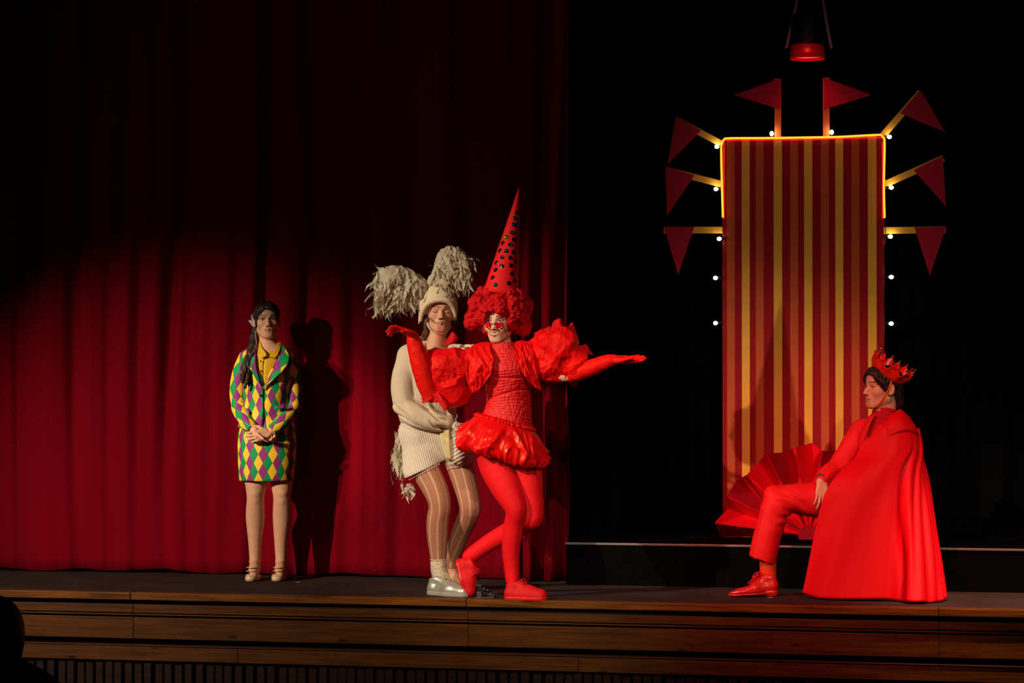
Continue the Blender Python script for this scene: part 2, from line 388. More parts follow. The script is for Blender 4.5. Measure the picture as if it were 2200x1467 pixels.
# ------------------------------------------------------------------ the red curtain
ct = thing('stage_curtain', 'tall dark red velvet stage curtain hanging in folds behind the performers', 'curtain', (-2.3, 1.37, 0))
def curtain_y(X, Z):
    s = np.clip(Z/4.5, 0, 1); g = 0.45+0.55*smooth01(s, 0.0, 0.5)
    xx = X+0.03*np.sin(Z*0.9+X*2)
    nz = noise3(np.stack([xx*3.1, Z*0.16, xx*0], -1), 1.0, 2); n2 = noise3(np.stack([xx*8.5, Z*0.22, xx*0], -1), 1.0, 4); n3 = noise3(np.stack([xx*19, Z*0.3, xx*0], -1), 1.0, 6)
    y = 1.37+g*(0.065*nz+0.034*n2+0.012*n3)
    for c, wd, dp in ((at_y(368, 600, 1.37)[0], 0.05, 0.10), (at_y(548, 600, 1.37)[0], 0.035, 0.12), (at_y(745, 700, 1.37)[0], 0.06, 0.08), (at_y(848, 500, 1.37)[0], 0.05, 0.07), (at_y(1112, 600, 1.37)[0], 0.03, 0.12), (at_y(170, 600, 1.37)[0], 0.05, 0.07), (at_y(640, 300, 1.37)[0], 0.04, 0.06), (at_y(985, 300, 1.37)[0], 0.04, 0.07)):
        y = y+dp*(0.35+0.65*smooth01(Z, 0.3, 1.6))*np.exp(-((xx-c-0.02*np.sin(Z*1.3+c))/wd)**2)
    e = smooth01(X, -0.42, -0.25)
    y = y+e*(0.05*np.sin((X+0.02*np.sin(Z))*48)-0.06)
    return y
X = np.linspace(-4.9, 0.05, 900); Z = np.linspace(0.012, 5.3, 60)
XX, ZZ = np.meshgrid(X, Z); YY = curtain_y(XX, ZZ)
hem = 0.02*noise3(np.stack([XX*3, YY*0, ZZ*0], -1), 1.0)*(ZZ < 0.02); XX = XX+0.07*smooth01(XX, -0.3, 0.05)*(0.5*np.sin(ZZ*2.2)-0.2)*smooth01(2.0-ZZ, 0, 1.9)
mesh_obj('curtain_cloth', np.stack([XX, YY, ZZ+np.maximum(hem, -0.008)], -1).reshape(-1, 3), grid_faces(60, 900), M_curtain, ct, solid=0.006, offset=1)

# ------------------------------------------------------------------ the striped backdrop with pennants and bulbs
PY = 1.78
M_pred = mat('panel_crimson', lin(142, 13, 20), 0.8, 0.15, vary=0.06)
M_porange = mat('panel_orange', lin(180, 76, 42), 0.8, 0.15, vary=0.06)
M_pyellow = mat('panel_yellow', lin(222, 158, 60), 0.8, 0.15, vary=0.08)
M_pole = mat('yellow_pole', lin(214, 150, 40), 0.7, 0.3)
M_pole2 = mat('orange_pole', lin(206, 96, 40), 0.7, 0.3)
M_flag = mat('maroon_pennant', lin(170, 26, 48), 0.85, 0.15)
M_neon = emission('neon_orange', (1.0, 0.27, 0.012, 1), 2.8)
M_neon_red = emission('neon_red', (1.0, 0.02, 0.03, 1), 1.2)
M_bulb = emission('lit_bulb', (1.0, 0.93, 0.70, 1), 40.0)
M_socket = mat('bulb_socket', lin(40, 36, 32), 0.5)
M_wire = mat('wire', lin(60, 20, 20), 0.6)
bx = lambda px, Y=PY: at_y(px, 700, Y)[0]
XL, XR = bx(1552), bx(1899); ZT = at_y(1552, 299, PY)[2]; ZB = 0.253
bd = thing('striped_backdrop', 'tall red, orange and yellow striped panel edged with neon rope, bulbs and pennants', 'backdrop', ((XL+XR)/2, PY, ZB))
box('panel_board', XL, XR, PY, PY+0.06, ZB, ZT, M_pred, bd, 0.004)
edges = [1552, 1562, 1579, 1594, 1611, 1624, 1641, 1662.5, 1680.6, 1698, 1715, 1728, 1745.6, 1764, 1781, 1795, 1812, 1829.6, 1846.8, 1865, 1883.5, 1899]
for i in range(len(edges)-1):
    m = M_pred if i % 2 == 0 else (M_porange if (i//2) % 2 == 0 else M_pyellow)
    a, b = bx(edges[i]), bx(edges[i+1]); a = max(a, XL+0.001); b = min(b, XR-0.001)
    box('stripe', a, b, PY-(0.003 if i % 2 else 0.002), PY+0.002, ZB+0.001, ZT-0.001, m, bd)
pz = lambda py: at_y(1725, py, PY)[2]
q = lambda px, py, dy=0.0: at_y(px, py, PY+dy)
def rope(pts, r, m, nm):
    return sweep(nm, pts, r, m, bd, n=8, steps=90)
rope([q(1553, 467, -0.02), q(1551, 400, -0.02), q(1549.5, 330, -0.02), q(1550, 311, -0.02), q(1555, 300, -0.02), q(1566, 297, -0.02), q(1640, 296.5, -0.02), q(1720, 295.5, -0.02), q(1800, 294, -0.02), q(1880, 290, -0.02), q(1893, 290.5, -0.02), q(1899, 297, -0.02), q(1900.5, 312, -0.02), q(1899, 400, -0.02), q(1900.5, 468, -0.02)], 0.0062, M_neon, 'neon_rope')
rope([q(1555, 470, -0.012), q(1555.5, 312, -0.012), q(1558, 302, -0.012), q(1720, 300, -0.012), q(1893, 296, -0.012), q(1896, 306, -0.012), q(1896.5, 470, -0.012)], 0.003, M_neon_red, 'neon_rope')
rope([q(1900.5, 470, -0.01), q(1903, 500, -0.01), q(1902, 522, -0.01), q(1899, 535, -0.01), q(1900, 580, -0.01), q(1898.5, 640, -0.01), q(1900, 730, -0.01)], 0.0022, M_wire, 'rope_cable')
def flag(arm0, arm1, tri, m, wd=0.040):
    a, b = q(*arm0, 0.012), q(*arm1, 0.012); d = unit(b-a); nn = np.cross(d, [0, 1, 0]); nn = unit(nn)*wd/2
    arm = prism('flag_pole', [a-nn, a+nn, b+nn, b-nn], 0.018, (0, 1, 0), m, bd)
    T = [q(x, y, 0.006) for x, y in tri]
    c = np.array(T).mean(0)
    # order so that the pennant faces the audience
    prism('pennant', T, 0.005, (0, 1, 0), M_flag, arm)
flag((1671, 300), (1671, 169), [(1678, 168), (1577, 204), (1677, 235)], M_pole2)
flag((1775, 300), (1775, 167), [(1769, 166), (1770, 235), (1872.5, 204)], M_pole2)
flag((1892, 296), (1978, 198), [(1933.6, 243), (2031, 284), (1977.6, 193)], M_pole)
flag((1896, 398), (2027, 340), [(1963, 365), (2032.5, 444), (2026, 334)], M_pole)
flag((1896, 495), (2032, 493.5), [(1964.7, 488), (1997.6, 592), (2033, 487)], M_pole)
flag((1556, 312), (1453, 258), [(1452.5, 250), (1434, 353), (1506, 280)], M_pole)
flag((1556, 397), (1431, 365), [(1429.6, 357), (1433, 463), (1492, 376)], M_pole)
flag((1556, 494), (1426, 494), [(1426, 487), (1457, 589.5), (1491.5, 487)], M_pole)
for i, (px, py) in enumerate([(1540, 315), (1538, 406), (1545, 513), (1537, 597), (1537, 694), (1658, 287), (1787, 284), (1911, 294), (1915, 403), (1913, 508), (1915, 595), (1915, 695)]):
    c = q(px, py, -0.01)
    side = -1 if px < 1600 else (1 if px > 1880 else 0)
    b = ellipsoid('bulb', c, (0.0135, 0.0135, 0.0115) if side else (0.0115, 0.0115, 0.0145), M_bulb, bd, 12, 8)
    if side: sweep('socket', [c-np.array([side*0.013, 0, 0]), c-np.array([side*0.034, -0.012, 0])], [0.009, 0.011], M_socket, b, n=8)
    else: sweep('socket', [c-np.array([0, 0, 0.012]), c-np.array([0, -0.012, 0.03])], [0.009, 0.011], M_socket, b, n=8)

# ------------------------------------------------------------------ the pleated paper fan on the riser
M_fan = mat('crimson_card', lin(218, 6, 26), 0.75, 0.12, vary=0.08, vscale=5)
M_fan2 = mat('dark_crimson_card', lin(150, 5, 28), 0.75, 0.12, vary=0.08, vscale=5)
fc = at_y(1738, 1150, 1.33)
fan = thing('paper_fan', 'giant crimson pleated paper fan standing open on the riser', 'fan', (fc[0], 1.33, 0.253))
K = 20; RO = 0.530; a0, a1 = math.radians(181), math.radians(-2)
pts = []
for i in range(K+1):
    a = a0+(a1-a0)*i/K; zz = (i % 2)*2-1
    ex = 0.02*math.sin(i*2.1)
    o_ = fc+np.array([math.cos(a)*(RO+ex), -0.085*zz-0.10+0.16*math.sin(a), math.sin(a)*(RO+ex)]); i_ = fc+np.array([math.cos(a)*0.06, -0.012*zz, math.sin(a)*0.06])
    pts.append((i_, o_))
for i in range(K):
    A, B = pts[i], pts[i+1]; nn = unit(np.cross(B[1]-A[1], A[1]-A[0]))
    zl = 0.256
    quad = [np.array([p[0], p[1], max(p[2], zl)]) for p in (A[0], A[1], B[1], B[0])]
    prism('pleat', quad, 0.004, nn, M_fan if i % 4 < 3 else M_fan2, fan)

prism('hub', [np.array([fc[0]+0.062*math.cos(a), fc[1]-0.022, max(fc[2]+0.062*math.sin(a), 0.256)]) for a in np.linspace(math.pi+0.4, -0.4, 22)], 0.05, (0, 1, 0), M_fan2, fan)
# ------------------------------------------------------------------ the spotlight hanging above the backdrop
M_can = mat('spot_housing', lin(8, 7, 7), 0.6, 0.2)
M_barrel = mat('barrel_red_light', lin(200, 8, 26), 0.35, 0.5, metal=0.3)  # black barrel; the red light falling on it is put into the colour
LY = 1.62; lc = at_y(1735, 108, LY)
lamp = thing('stage_spotlight', 'black stage spotlight with red light coloured onto its barrel, hanging on a yoke above the backdrop', 'spotlight', tuple(lc))
def lathe(name, c, prof, material, parent, n=32, axis=None):
    th = np.linspace(0, 2*np.pi, n, endpoint=False); V = np.array([[c[0]+r*math.cos(t), c[1]+r*math.sin(t), c[2]+z] for r, z in prof for t in th])
    return mesh_obj(name, V, grid_faces(len(prof), n, True), material, parent)
s_ = 1/350.0
lathe('barrel', lc, [(36*s_, -19*s_), (38.5*s_, -19*s_), (37*s_, 0), (33*s_, 16*s_), (26*s_, 23*s_)], M_barrel, lamp)
lathe('housing', lc, [(37*s_, 0.030), (36.5*s_, 0.05), (36*s_, 0.17), (30*s_, 0.22), (12*s_, 0.25), (0.001, 0.25)], M_can, lamp)
lathe('lens', lc, [(0.001, -13*s_), (34*s_, -13*s_)], emission('spot_lens', (1, 0.02, 0.05, 1), 3.0), lamp)
for sx, x0, x1 in ((-1, 1712, 1689), (1, 1768, 1786)):
    a, b = at_y(x0, -60, LY), at_y(x1, 104, LY)
    a = a+np.array([0, 0, 0.0]); sweep('yoke_arm', [at_y(1735+sx*22, -60, LY), at_y(x0, 0, LY), at_y((x0+x1)/2-2*sx, 45, LY), b], 0.009, mat('yoke_steel', lin(190, 110, 130), 0.4, 0.5), lamp, n=8, flat=(0, 1, 0), fl=0.6)
sweep('hanging_pipe', [lc+np.array([-0.6, 0, 0.54]), lc+np.array([0.6, 0, 0.54])], 0.024, M_can, lamp, n=12)
L = bpy.data.lights.new('spotlight_lamp', 'SPOT'); L.energy = 2.2; L.color = (1, 0.03, 0.06); L.spot_size = math.radians(110); L.spot_blend = 0.6; L.shadow_soft_size = 0.05
lo_ = bpy.data.objects.new('spotlight_lamp', L); COL.objects.link(lo_); lo_.location = lc+np.array([0, 0, -0.06])
lo_.rotation_euler = Vector((0, 0.12, -1)).to_track_quat('-Z', 'Y').to_euler()
# ------------------------------------------------------------------ figure helpers
def facing(phi, pitch=0.0, roll=0.0):
    """axes (left-hand side of the figure, forward, up); phi 0 looks at the hall's camera side, + turns to picture right"""
    p = math.radians(phi); fw = TOCAM*math.cos(p)+RT*math.sin(p); lf = RT*math.cos(p)-TOCAM*math.sin(p); up = ZUP
    a = math.radians(pitch); fw, up = fw*math.cos(a)+up*math.sin(a), up*math.cos(a)-fw*math.sin(a)
    r = math.radians(roll); lf, up = lf*math.cos(r)-up*math.sin(r), up*math.cos(r)+lf*math.sin(r)     # + roll leans the crown to picture right
    return np.column_stack([lf, fw, up])

class Fig:
    def __init__(s, d0): s.d0 = d0
    def p(s, px, py, b=0.0): return at_depth(px, py, s.d0-b)
    def path(s, *pts): return [s.p(*q) for q in pts]
    @property
    def m(s): return s.d0/F          # metres per pixel

class Head:
    def __init__(s, o, M, sc=1.0): s.o = np.asarray(o, float); s.M = M; s.sc = sc
    def w(s, x, y, z): return s.o+s.M@(np.array([x, y, z])*s.sc)
    def local(s, P): return ((P-s.o)@s.M)/s.sc
    def build(s, f, smile=False, eyes='open', jaw=1.0):
        w, k = s.w, s.sc
        E = lambda c, r, kk=0.012, op=1: f.ell(w(*c), np.array(r)*k, s.M, kk, op)
        Cp = lambda a, b, ra, rb, kk=0.01, op=1: f.cap(w(*a), w(*b), ra*k, rb*k, kk, op=op)
        E((0, -0.018, 0.036), (0.073, 0.092, 0.076), 0.02)
        E((0, 0.020, -0.030), (0.058*jaw, 0.066, 0.080), 0.03)
        E((0, 0.040, 0.045), (0.058, 0.045, 0.05), 0.03)
        E((0, 0.062, -0.098), (0.020*jaw, 0.018, 0.015), 0.03)
        for g in (-1, 1):
            Cp((g*0.052*jaw, -0.006, -0.058), (g*0.020, 0.058, -0.094), 0.014, 0.012, 0.03)
            E((g*0.040, 0.052, -0.024-(-0.004 if smile else 0)), (0.022, 0.022, 0.02), 0.025)
            Cp((g*0.014, 0.080, 0.020), (g*0.044, 0.064, 0.020), 0.008, 0.007, 0.014)
            E((g*0.031, 0.089, 0.002), (0.016, 0.012, 0.009), 0.010, -1)
            E((g*0.031, 0.0655, 0.000), (0.0155, 0.0150, 0.0115), 0.004)
            Cp((g*0.018, 0.0775, 0.0062), (g*0.044, 0.0715, 0.0052), 0.0042, 0.0038, 0.005)       # upper lid
            Cp((g*0.020, 0.0755, -0.0085), (g*0.042, 0.0705, -0.0075), 0.0036, 0.0032, 0.006)      # lower lid
            if eyes == 'shut': E((g*0.031, 0.0685, -0.001), (0.0150, 0.0135, 0.0105), 0.004)
            E((g*0.0115, 0.094, -0.039), (0.0075, 0.009, 0.0065), 0.006)
            M2 = s.M@np.array(((math.cos(0.35*g), -math.sin(0.35*g), 0), (math.sin(0.35*g), math.cos(0.35*g), 0), (0, 0, 1)))
            f.ell(w(g*0.078, -0.012, -0.006), np.array((0.007, 0.017, 0.030))*k, M2, 0.006)
            f.ell(w(g*0.084, -0.008, -0.002), np.array((0.006, 0.009, 0.018))*k, M2, 0.006, -1)
            f.ell(w(g*0.076, -0.004, -0.028), np.array((0.006, 0.008, 0.009))*k, M2, 0.006)
        Cp((0, 0.078, 0.014), (0, 0.100, -0.030), 0.0075, 0.0095, 0.010)
        E((0, 0.104, -0.034), (0.0105, 0.0095, 0.009), 0.006)
        mw, mz = (0.032, 0.006) if smile else (0.0265, 0.0)
        E((0, 0.070, -0.066), (0.030, 0.018, 0.020), 0.02)
        gap = 0.0068 if smile else 0.0033
        for g in (-1, 1):
            Cp((0, 0.0895, -0.0645+gap*0.9), (g*mw, 0.074, -0.066+mz), 0.0048, 0.0026, 0.004)
            Cp((0, 0.0885, -0.0665-gap*1.2), (g*mw*0.95, 0.073, -0.067+mz), 0.0056, 0.0026, 0.004)
            if smile: E((g*0.043, 0.058, -0.040), (0.018, 0.018, 0.016), 0.012)
        if smile: E((0, 0.0765, -0.0665+mz*0.3), (0.024, 0.0085, 0.0068), 0.002)
        else: Cp((-mw*0.9, 0.082, -0.0662), (mw*0.9, 0.082, -0.0662), 0.0012, 0.0012, 0.003, -1)
    def paint(s, P, col, skin, smile=False, eyes='open', brow=(0.03, 0.015, 0.008), lip=(0.42, 0.10, 0.08), lid=None, iris=(0.03, 0.02, 0.012), blush=None):
        q = s.local(P); x, y, z = q[:, 0], q[:, 1], q[:, 2]; ax = np.abs(x); fr = (y > 0.045) & (ax < 0.07) & (np.abs(z) < 0.12)
        def mix(mask, c, a=1.0): w_ = (mask*fr*a)[:, None]; col[:] = col*(1-w_)+np.array(c)*w_
        if blush is not None: mix(np.exp(-(((ax-0.042)/0.018)**2+((z+0.028)/0.016)**2)), blush, 0.6)
        zb = 0.0225+0.004*np.sin((ax-0.012)/0.036*np.pi)-0.10*np.maximum(ax-0.044, 0)
        mix((1-smooth01(np.abs(z-zb), 0.0026, 0.0050))*smooth01(ax, 0.010, 0.015)*(1-smooth01(ax, 0.046, 0.053)), brow, 0.9)
        if lid is not None: mix((1-smooth01(np.abs(z-0.009), 0.004, 0.009))*(1-smooth01(np.abs(ax-0.031), 0.014, 0.02)), lid, 0.7)
        ex = (ax-0.031)/0.0145
        if eyes == 'open':
            ins = (1-smooth01(ex**2+((z+0.0008)/0.0052)**2, 0.75, 1.1)); mix(ins, (0.55, 0.5, 0.46))
            mix(ins*(1-smooth01(np.sqrt((ax-0.031)**2+(z+0.0005)**2), 0.0046, 0.0062)), iris)
            mix((1-smooth01(np.abs(z-0.0048+0.002*ex**2), 0.0013, 0.0030))*(np.abs(ex) < 1.15), brow, 0.9)
        else:
            mix((1-smooth01(np.abs(z+0.0050-0.0025*ex**2), 0.0012, 0.0028))*(np.abs(ex) < 1.1), brow, 0.95)
        mw, mz = (0.032, 0.006) if smile else (0.0265, 0.0); u = ax/mw; zc = -0.0662+mz*u**2
        H = 0.0135 if smile else 0.0118
        lipm = (1-smooth01(np.abs(z-zc)/(H*np.sqrt(np.clip(1.02-u**2, 0.02, 1))), 0.80, 1.05))*(u < 1.03)*(y > 0.066); mix(lipm, lip, 0.9)
        if smile:
            tm = (1-smooth01(np.abs(z-zc-0.0004)/(0.0060*np.sqrt(np.clip(1-(u/0.86)**2, 0.01, 1))), 0.75, 1.0))*(u < 0.86); mix(tm, (0.62, 0.56, 0.44))
        else: mix((1-smooth01(np.abs(z-zc), 0.0008, 0.0022))*(u < 1.0)*(y > 0.066), (0.12, 0.03, 0.025), 0.85)
        for g in (-1, 1): mix((((x-g*0.0062)/0.0035)**2+((z+0.0435)/0.0025)**2 < 1)*(y > 0.085), (0.12, 0.04, 0.03), 0.8)
        return col

def hand(f, wrist, d, n, thumb, sc=1.0, curl=(25, 30, 20), tcurl=20, fat=1.0, spread=7, k=0.004, tout=0.9, curls=None):
    """palm, four unequal fingers and a thumb; d fingers' direction, n the way the palm faces, thumb the thumb side"""
    d = unit(d); n = unit(np.asarray(n, float)-d*(np.asarray(n)@d)); s = unit(np.cross(d, n)); s = s if s@np.asarray(thumb, float) > 0 else -s
    W0 = np.asarray(wrist, float); r = 0.0085*fat*sc
    kn = []
    for i, (o, L) in enumerate(((0.030, 0.086), (0.0105, 0.090), (-0.009, 0.086), (-0.027, 0.078))):
        K = W0+(d*L+s*o)*sc; kn.append(K); f.cap(W0+(d*0.012+s*o*0.55)*sc, K, 0.0135*sc*fat, 0.0105*sc*fat, 0.012)
    f.cap(W0+(s*0.018+d*0.02)*sc, W0+(s*0.026+d*0.055)*sc, 0.015*sc*fat, 0.011*sc*fat, 0.012)
    for i, K in enumerate(kn):
        Ls = ((0.040, 0.024, 0.020), (0.045, 0.027, 0.021), (0.041, 0.025, 0.020), (0.032, 0.019, 0.017))[i]
        a = 0.0; yaw = math.radians((1.5-i)*spread); P = K; rr = r*(1.0, 1.03, 0.98, 0.86)[i]; dd = unit(d*math.cos(yaw)+s*math.sin(yaw))
        cu = curl if curls is None else curls[i]
        for j in range(3):
            a += math.radians(cu[j]); v = dd*math.cos(a)+n*math.sin(a); Q = P+v*Ls[j]*sc
            f.cap(P, Q, rr*(1.02-0.08*j), rr*(0.95-0.09*j), k); P = Q
    T0 = W0+(s*0.024+d*0.022+n*0.006)*sc; tv = unit(s*tout+d*0.75+n*0.25); T1 = T0+tv*0.040*sc
    tv2 = unit(tv*math.cos(math.radians(tcurl))+unit(d*0.8-s*0.4+n*0.3)*math.sin(math.radians(tcurl))); T2 = T1+tv2*0.030*sc; T3 = T2+unit(tv2+d*0.3)*0.024*sc
    f.cap(T0, T1, 0.0135*sc*fat, 0.0105*sc*fat, 0.010); f.cap(T1, T2, 0.0102*sc*fat, 0.0090*sc*fat, k); f.cap(T2, T3, 0.0092*sc*fat, 0.0072*sc*fat, k)

M_skin = mat('skin', lin(214, 160, 124), 0.55, 0.35, attr=True)
M_skin.node_tree.nodes['Principled BSDF'].inputs['Subsurface Weight'].default_value = 0.08
M_skin.node_tree.nodes['Principled BSDF'].inputs['Subsurface Radius'].default_value = (0.012, 0.004, 0.002)
SKIN = np.array(lin(222, 164, 128)[:3])

def body_mesh(name, f, boxes, head, root, skin=SKIN, **paint):
    """boxes: (h, lo, hi) tiles of one continuous figure; finer where skin shows"""
    V, Q = join(*[f.mesh(h, lo, hi) for h, lo, hi in boxes])
    col = np.tile(skin, (len(V), 1))*(1+0.05*noise3(V, 25)[:, None])
    if head is not None: head.paint(V, col, skin, **paint)
    return mesh_obj(name, V, Q, M_skin, root, col=col)
def field_obj(name, f, h, m, root, disp=None, color=None, lo=None, hi=None):
    V, Q = f.mesh(h, lo, hi, disp); return mesh_obj(name, V, Q, m, root, col=None if color is None else color(V))
def span(pts, pad): a = np.array(pts); return a.min(0)-pad, a.max(0)+pad

def ring_loft(name, rings, material, root, closed=True, uv=None, solid=0.0, offset=0.0, cap=False):
    R = np.array(rings); n, m = R.shape[:2]
    return mesh_obj(name, R.reshape(-1, 3), grid_faces(n, m, closed)[:, ::-1], material, root, uv=None if uv is None else uv.reshape(-1, 2), solid=solid, offset=offset)

def sneaker(root, name, heel, toe, up, m_upper, m_sole, wide=0.046, ankle=None, label=None, lace_m=None, h=0.0028, sole_t=0.022, high=0.085, bow=True):
    """lace-up sneaker: sole, upper, toe cap and crossing laces"""
    heel = np.asarray(heel, float); toe = np.asarray(toe, float); d = unit(toe-heel); up = unit(up-d*(np.asarray(up)@d)); L = np.linalg.norm(toe-heel); s = np.cross(d, up)
    Pt = lambda a, b, c=0.0: heel+d*a*L+up*b+s*c
    f = Field()
    f.cap(Pt(0.14, 0.045), Pt(0.14, high-0.01), wide*0.72, wide*0.66, 0.02)
    f.cap(Pt(0.12, 0.03), Pt(0.55, 0.032), wide*0.78, wide*0.92, 0.02); f.cap(Pt(0.55, 0.03), Pt(0.84, 0.026), wide*0.96, wide*0.82, 0.02)
    f.cap(Pt(0.25, high-0.012), Pt(0.62, 0.052), wide*0.60, wide*0.55, 0.02); f.cap(Pt(0.62, 0.04), Pt(0.86, 0.024), wide*0.7, wide*0.62, 0.02)
    f.half(Pt(0, sole_t*0.8), -up); f.half(Pt(0.2, high+0.004), unit(up-d*0.25)) if ankle is None else None
    o = field_obj(name, f, h, m_upper, root)
    if label: o['label'] = label
    g = Field(); g.cap(Pt(0.13, 0.014), Pt(0.55, 0.014), wide*0.86, wide*1.02, 0.02); g.cap(Pt(0.55, 0.014), Pt(0.85, 0.016), wide*1.04, wide*0.88, 0.02)
    g.half(Pt(0, 0.0), -up); g.half(Pt(0, sole_t), up)
    field_obj('sole', g, h, m_sole, o)
    lm = lace_m or m_upper
    for i in range(4):
        a = 0.33+0.085*i; b = high+0.012-0.013*i-0.004*i; w_ = 0.022
        for sg in (-1, 1): sweep('lace', [Pt(a-0.02, b-0.012, sg*w_), Pt(a+0.02, b+0.004, 0), Pt(a+0.06, b-0.020, -sg*w_)], 0.0028, lm, o, n=6, steps=8)
    if bow:
        for sg in (-1, 1):
            sweep('lace', [Pt(0.34, high+0.010, 0), Pt(0.40, high+0.022, sg*0.022), Pt(0.47, high+0.000, sg*0.032), Pt(0.38, high+0.004, sg*0.012)], 0.0028, lm, o, n=6, steps=14)
            sweep('lace', [Pt(0.34, high+0.010, 0), Pt(0.46, high-0.006, sg*0.026), Pt(0.56, high-0.040, sg*0.040)], 0.0026, lm, o, n=6, steps=10)
    return o
# ------------------------------------------------------------------ the woman in the harlequin suit
def harlequin(name, w_=0.052, h_=0.107):
    m = mat(name, lin(200, 160, 30), 0.65, 0.3); nt = m.node_tree; N = nt.nodes; L = nt.links; b = N['Principled BSDF']
    uv = N.new('ShaderNodeUVMap'); uv.uv_map = 'UVMap'; sp = N.new('ShaderNodeSeparateXYZ'); L.new(uv.outputs[0], sp.inputs[0])
    def mt(op, a, c=None):
        n = N.new('ShaderNodeMath'); n.operation = op
        for i, v in enumerate((a, c)):
            if v is None: continue
            if isinstance(v, (int, float)): n.inputs[i].default_value = v
            else: L.new(v, n.inputs[i])
        return n.outputs[0]
    u = mt('DIVIDE', sp.outputs[0], w_); v = mt('DIVIDE', sp.outputs[1], h_)
    ia = mt('FLOOR', mt('ADD', u, v)); ib = mt('FLOOR', mt('SUBTRACT', v, u)); k = mt('FLOORED_MODULO', mt('SUBTRACT', ia, ib), 3.0)
    r = N.new('ShaderNodeValToRGB'); r.color_ramp.interpolation = 'CONSTANT'; e = r.color_ramp.elements
    e[0].position = 0.0; e[0].color = lin(150, 48, 124); e[1].position = 0.33; e[1].color = lin(0, 150, 76); e.new(0.66).color = lin(250, 202, 44)
    L.new(mt('DIVIDE', mt('ADD', k, 0.5), 3.0), r.inputs[0]); L.new(r.outputs[0], b.inputs['Base Color'])
    return m
M_harl = harlequin('harlequin_cloth')
M_shirt = mat('mustard_shirt', lin(214, 164, 20), 0.6, 0.3, bump=0.2, bscale=40)
M_hair = mat('dark_brown_hair', lin(50, 32, 22), 0.45, 0.4, bump=0.6, bscale=60, stretch=(6, 6, 0.6), vary=0.4, vscale=30)
M_nude = mat('nude_leather', lin(222, 184, 140), 0.28, 0.5, coat=0.3)
M_clip = mat('clear_hair_clip', lin(200, 190, 200), 0.2, 0.5)
M_darkbtn = mat('dark_button', lin(40, 28, 20), 0.4)
w1 = Fig(15.70); P = w1.p; base1 = at_z(576, 1245)
W = thing('person', 'standing woman in yellow, green and purple harlequin suit with hands clasped', 'person', tuple(base1))
hd = Head(P(573, 689, 0.01), facing(10, 5, -2), 0.99)
f = Field(); hd.build(f, jaw=0.93)
nb = P(575, 748, -0.015)
f.cap(hd.w(0, -0.03, -0.06), nb, 0.050, 0.052, 0.03); f.cap(hd.w(0, -0.01, -0.085), P(575, 750, 0.02), 0.040, 0.050, 0.02)
FWD = TOCAM
f.cap(P(548, 768), P(601, 768), 0.045, 0.045, 0.04, flat=FWD, fl=0.9); f.cap(P(575, 775, 0.0), P(575, 835, 0.0), 0.115, 0.105, 0.04, flat=FWD, fl=0.72); f.cap(P(573, 850), P(573, 940), 0.105, 0.135, 0.04, flat=FWD, fl=0.75)
f.cap(P(560, 760, 0.03), P(590, 760, 0.03), 0.040, 0.040, 0.04)
armL = w1.path((526, 768, 0), (514, 815, -0.01), (513, 870, 0.0), (529, 905, 0.10), (547, 924, 0.145)); armR = w1.path((621, 768, 0), (628, 815, -0.01), (628, 875, 0.0), (604, 909, 0.10), (578, 931, 0.155))
f.chain(armL, [0.036, 0.036, 0.034, 0.032, 0.024], 0.02); f.chain(armR, [0.036, 0.036, 0.034, 0.032, 0.024], 0.02)
for kx, hx, ax, g in ((549, 549, 548, -1), (606, 600, 604, 1)):
    f.chain(w1.path((hx, 960, 0), (kx-g*1, 1035, 0.005), (kx, 1066, 0.012), (kx+g*0.5, 1108, -0.012), (ax, 1160, -0.012), (ax, 1205, -0.004)), [0.085, 0.066, 0.0505, 0.0555, 0.040, 0.0305], 0.03)
    f.ell(P(kx, 1060, 0.046), (0.026, 0.022, 0.026), None, 0.012); f.ell(P(kx, 1076, 0.044), (0.018, 0.018, 0.020), None, 0.012)
    f.cap(P(ax, 1207, -0.01), P(ax-2, 1222, 0.07), 0.030, 0.030, 0.02); f.cap(P(ax-2, 1221, 0.06), P(ax-3, 1236, 0.12), 0.029, 0.026, 0.02); f.cap(P(ax, 1207, -0.02), P(ax+2, 1218, -0.04), 0.028, 0.026, 0.02)
hA = P(577, 931, 0.160); hand(f, hA, P(533, 941, 0.20)-hA, -TOCAM, ZUP, 0.95, (28, 50, 40), tcurl=30, spread=3)
hB = P(545, 923, 0.146); hand(f, hB, P(590, 957, 0.150)-hB, TOCAM*0.3+ZUP, TOCAM, 0.92, (20, 40, 40), spread=3)
hlo, hhi = span([hd.o], 0.20); zneck = P(575, 775)[2]; zh = P(575, 1020)[2]
lo = f.mesh; A = np.array([o[1] for o in f.ops]).min(0)-0.02; B = np.array([o[2] for o in f.ops]).max(0)+0.02
zc = P(575, 985)[2]; zs_ = P(575, 895)[2]
body_mesh('body', f, [(0.0024, (hhi*0+A)[:2].tolist()+[zneck] if False else [hlo[0], hlo[1], zneck], [hhi[0], hhi[1], B[2]]),
                      (0.008, [A[0], A[1], zs_], [B[0], B[1], zneck+0.012]), (0.0022, [A[0], A[1]-0.0, zc], [B[0], B[1], zs_+0.004]), (0.0045, [A[0], A[1], A[2]], [B[0], B[1], zc+0.006])],
          hd, W, eyes='open', lip=(0.50, 0.18, 0.14), lid=(0.06, 0.03, 0.03), brow=(0.03, 0.017, 0.01))
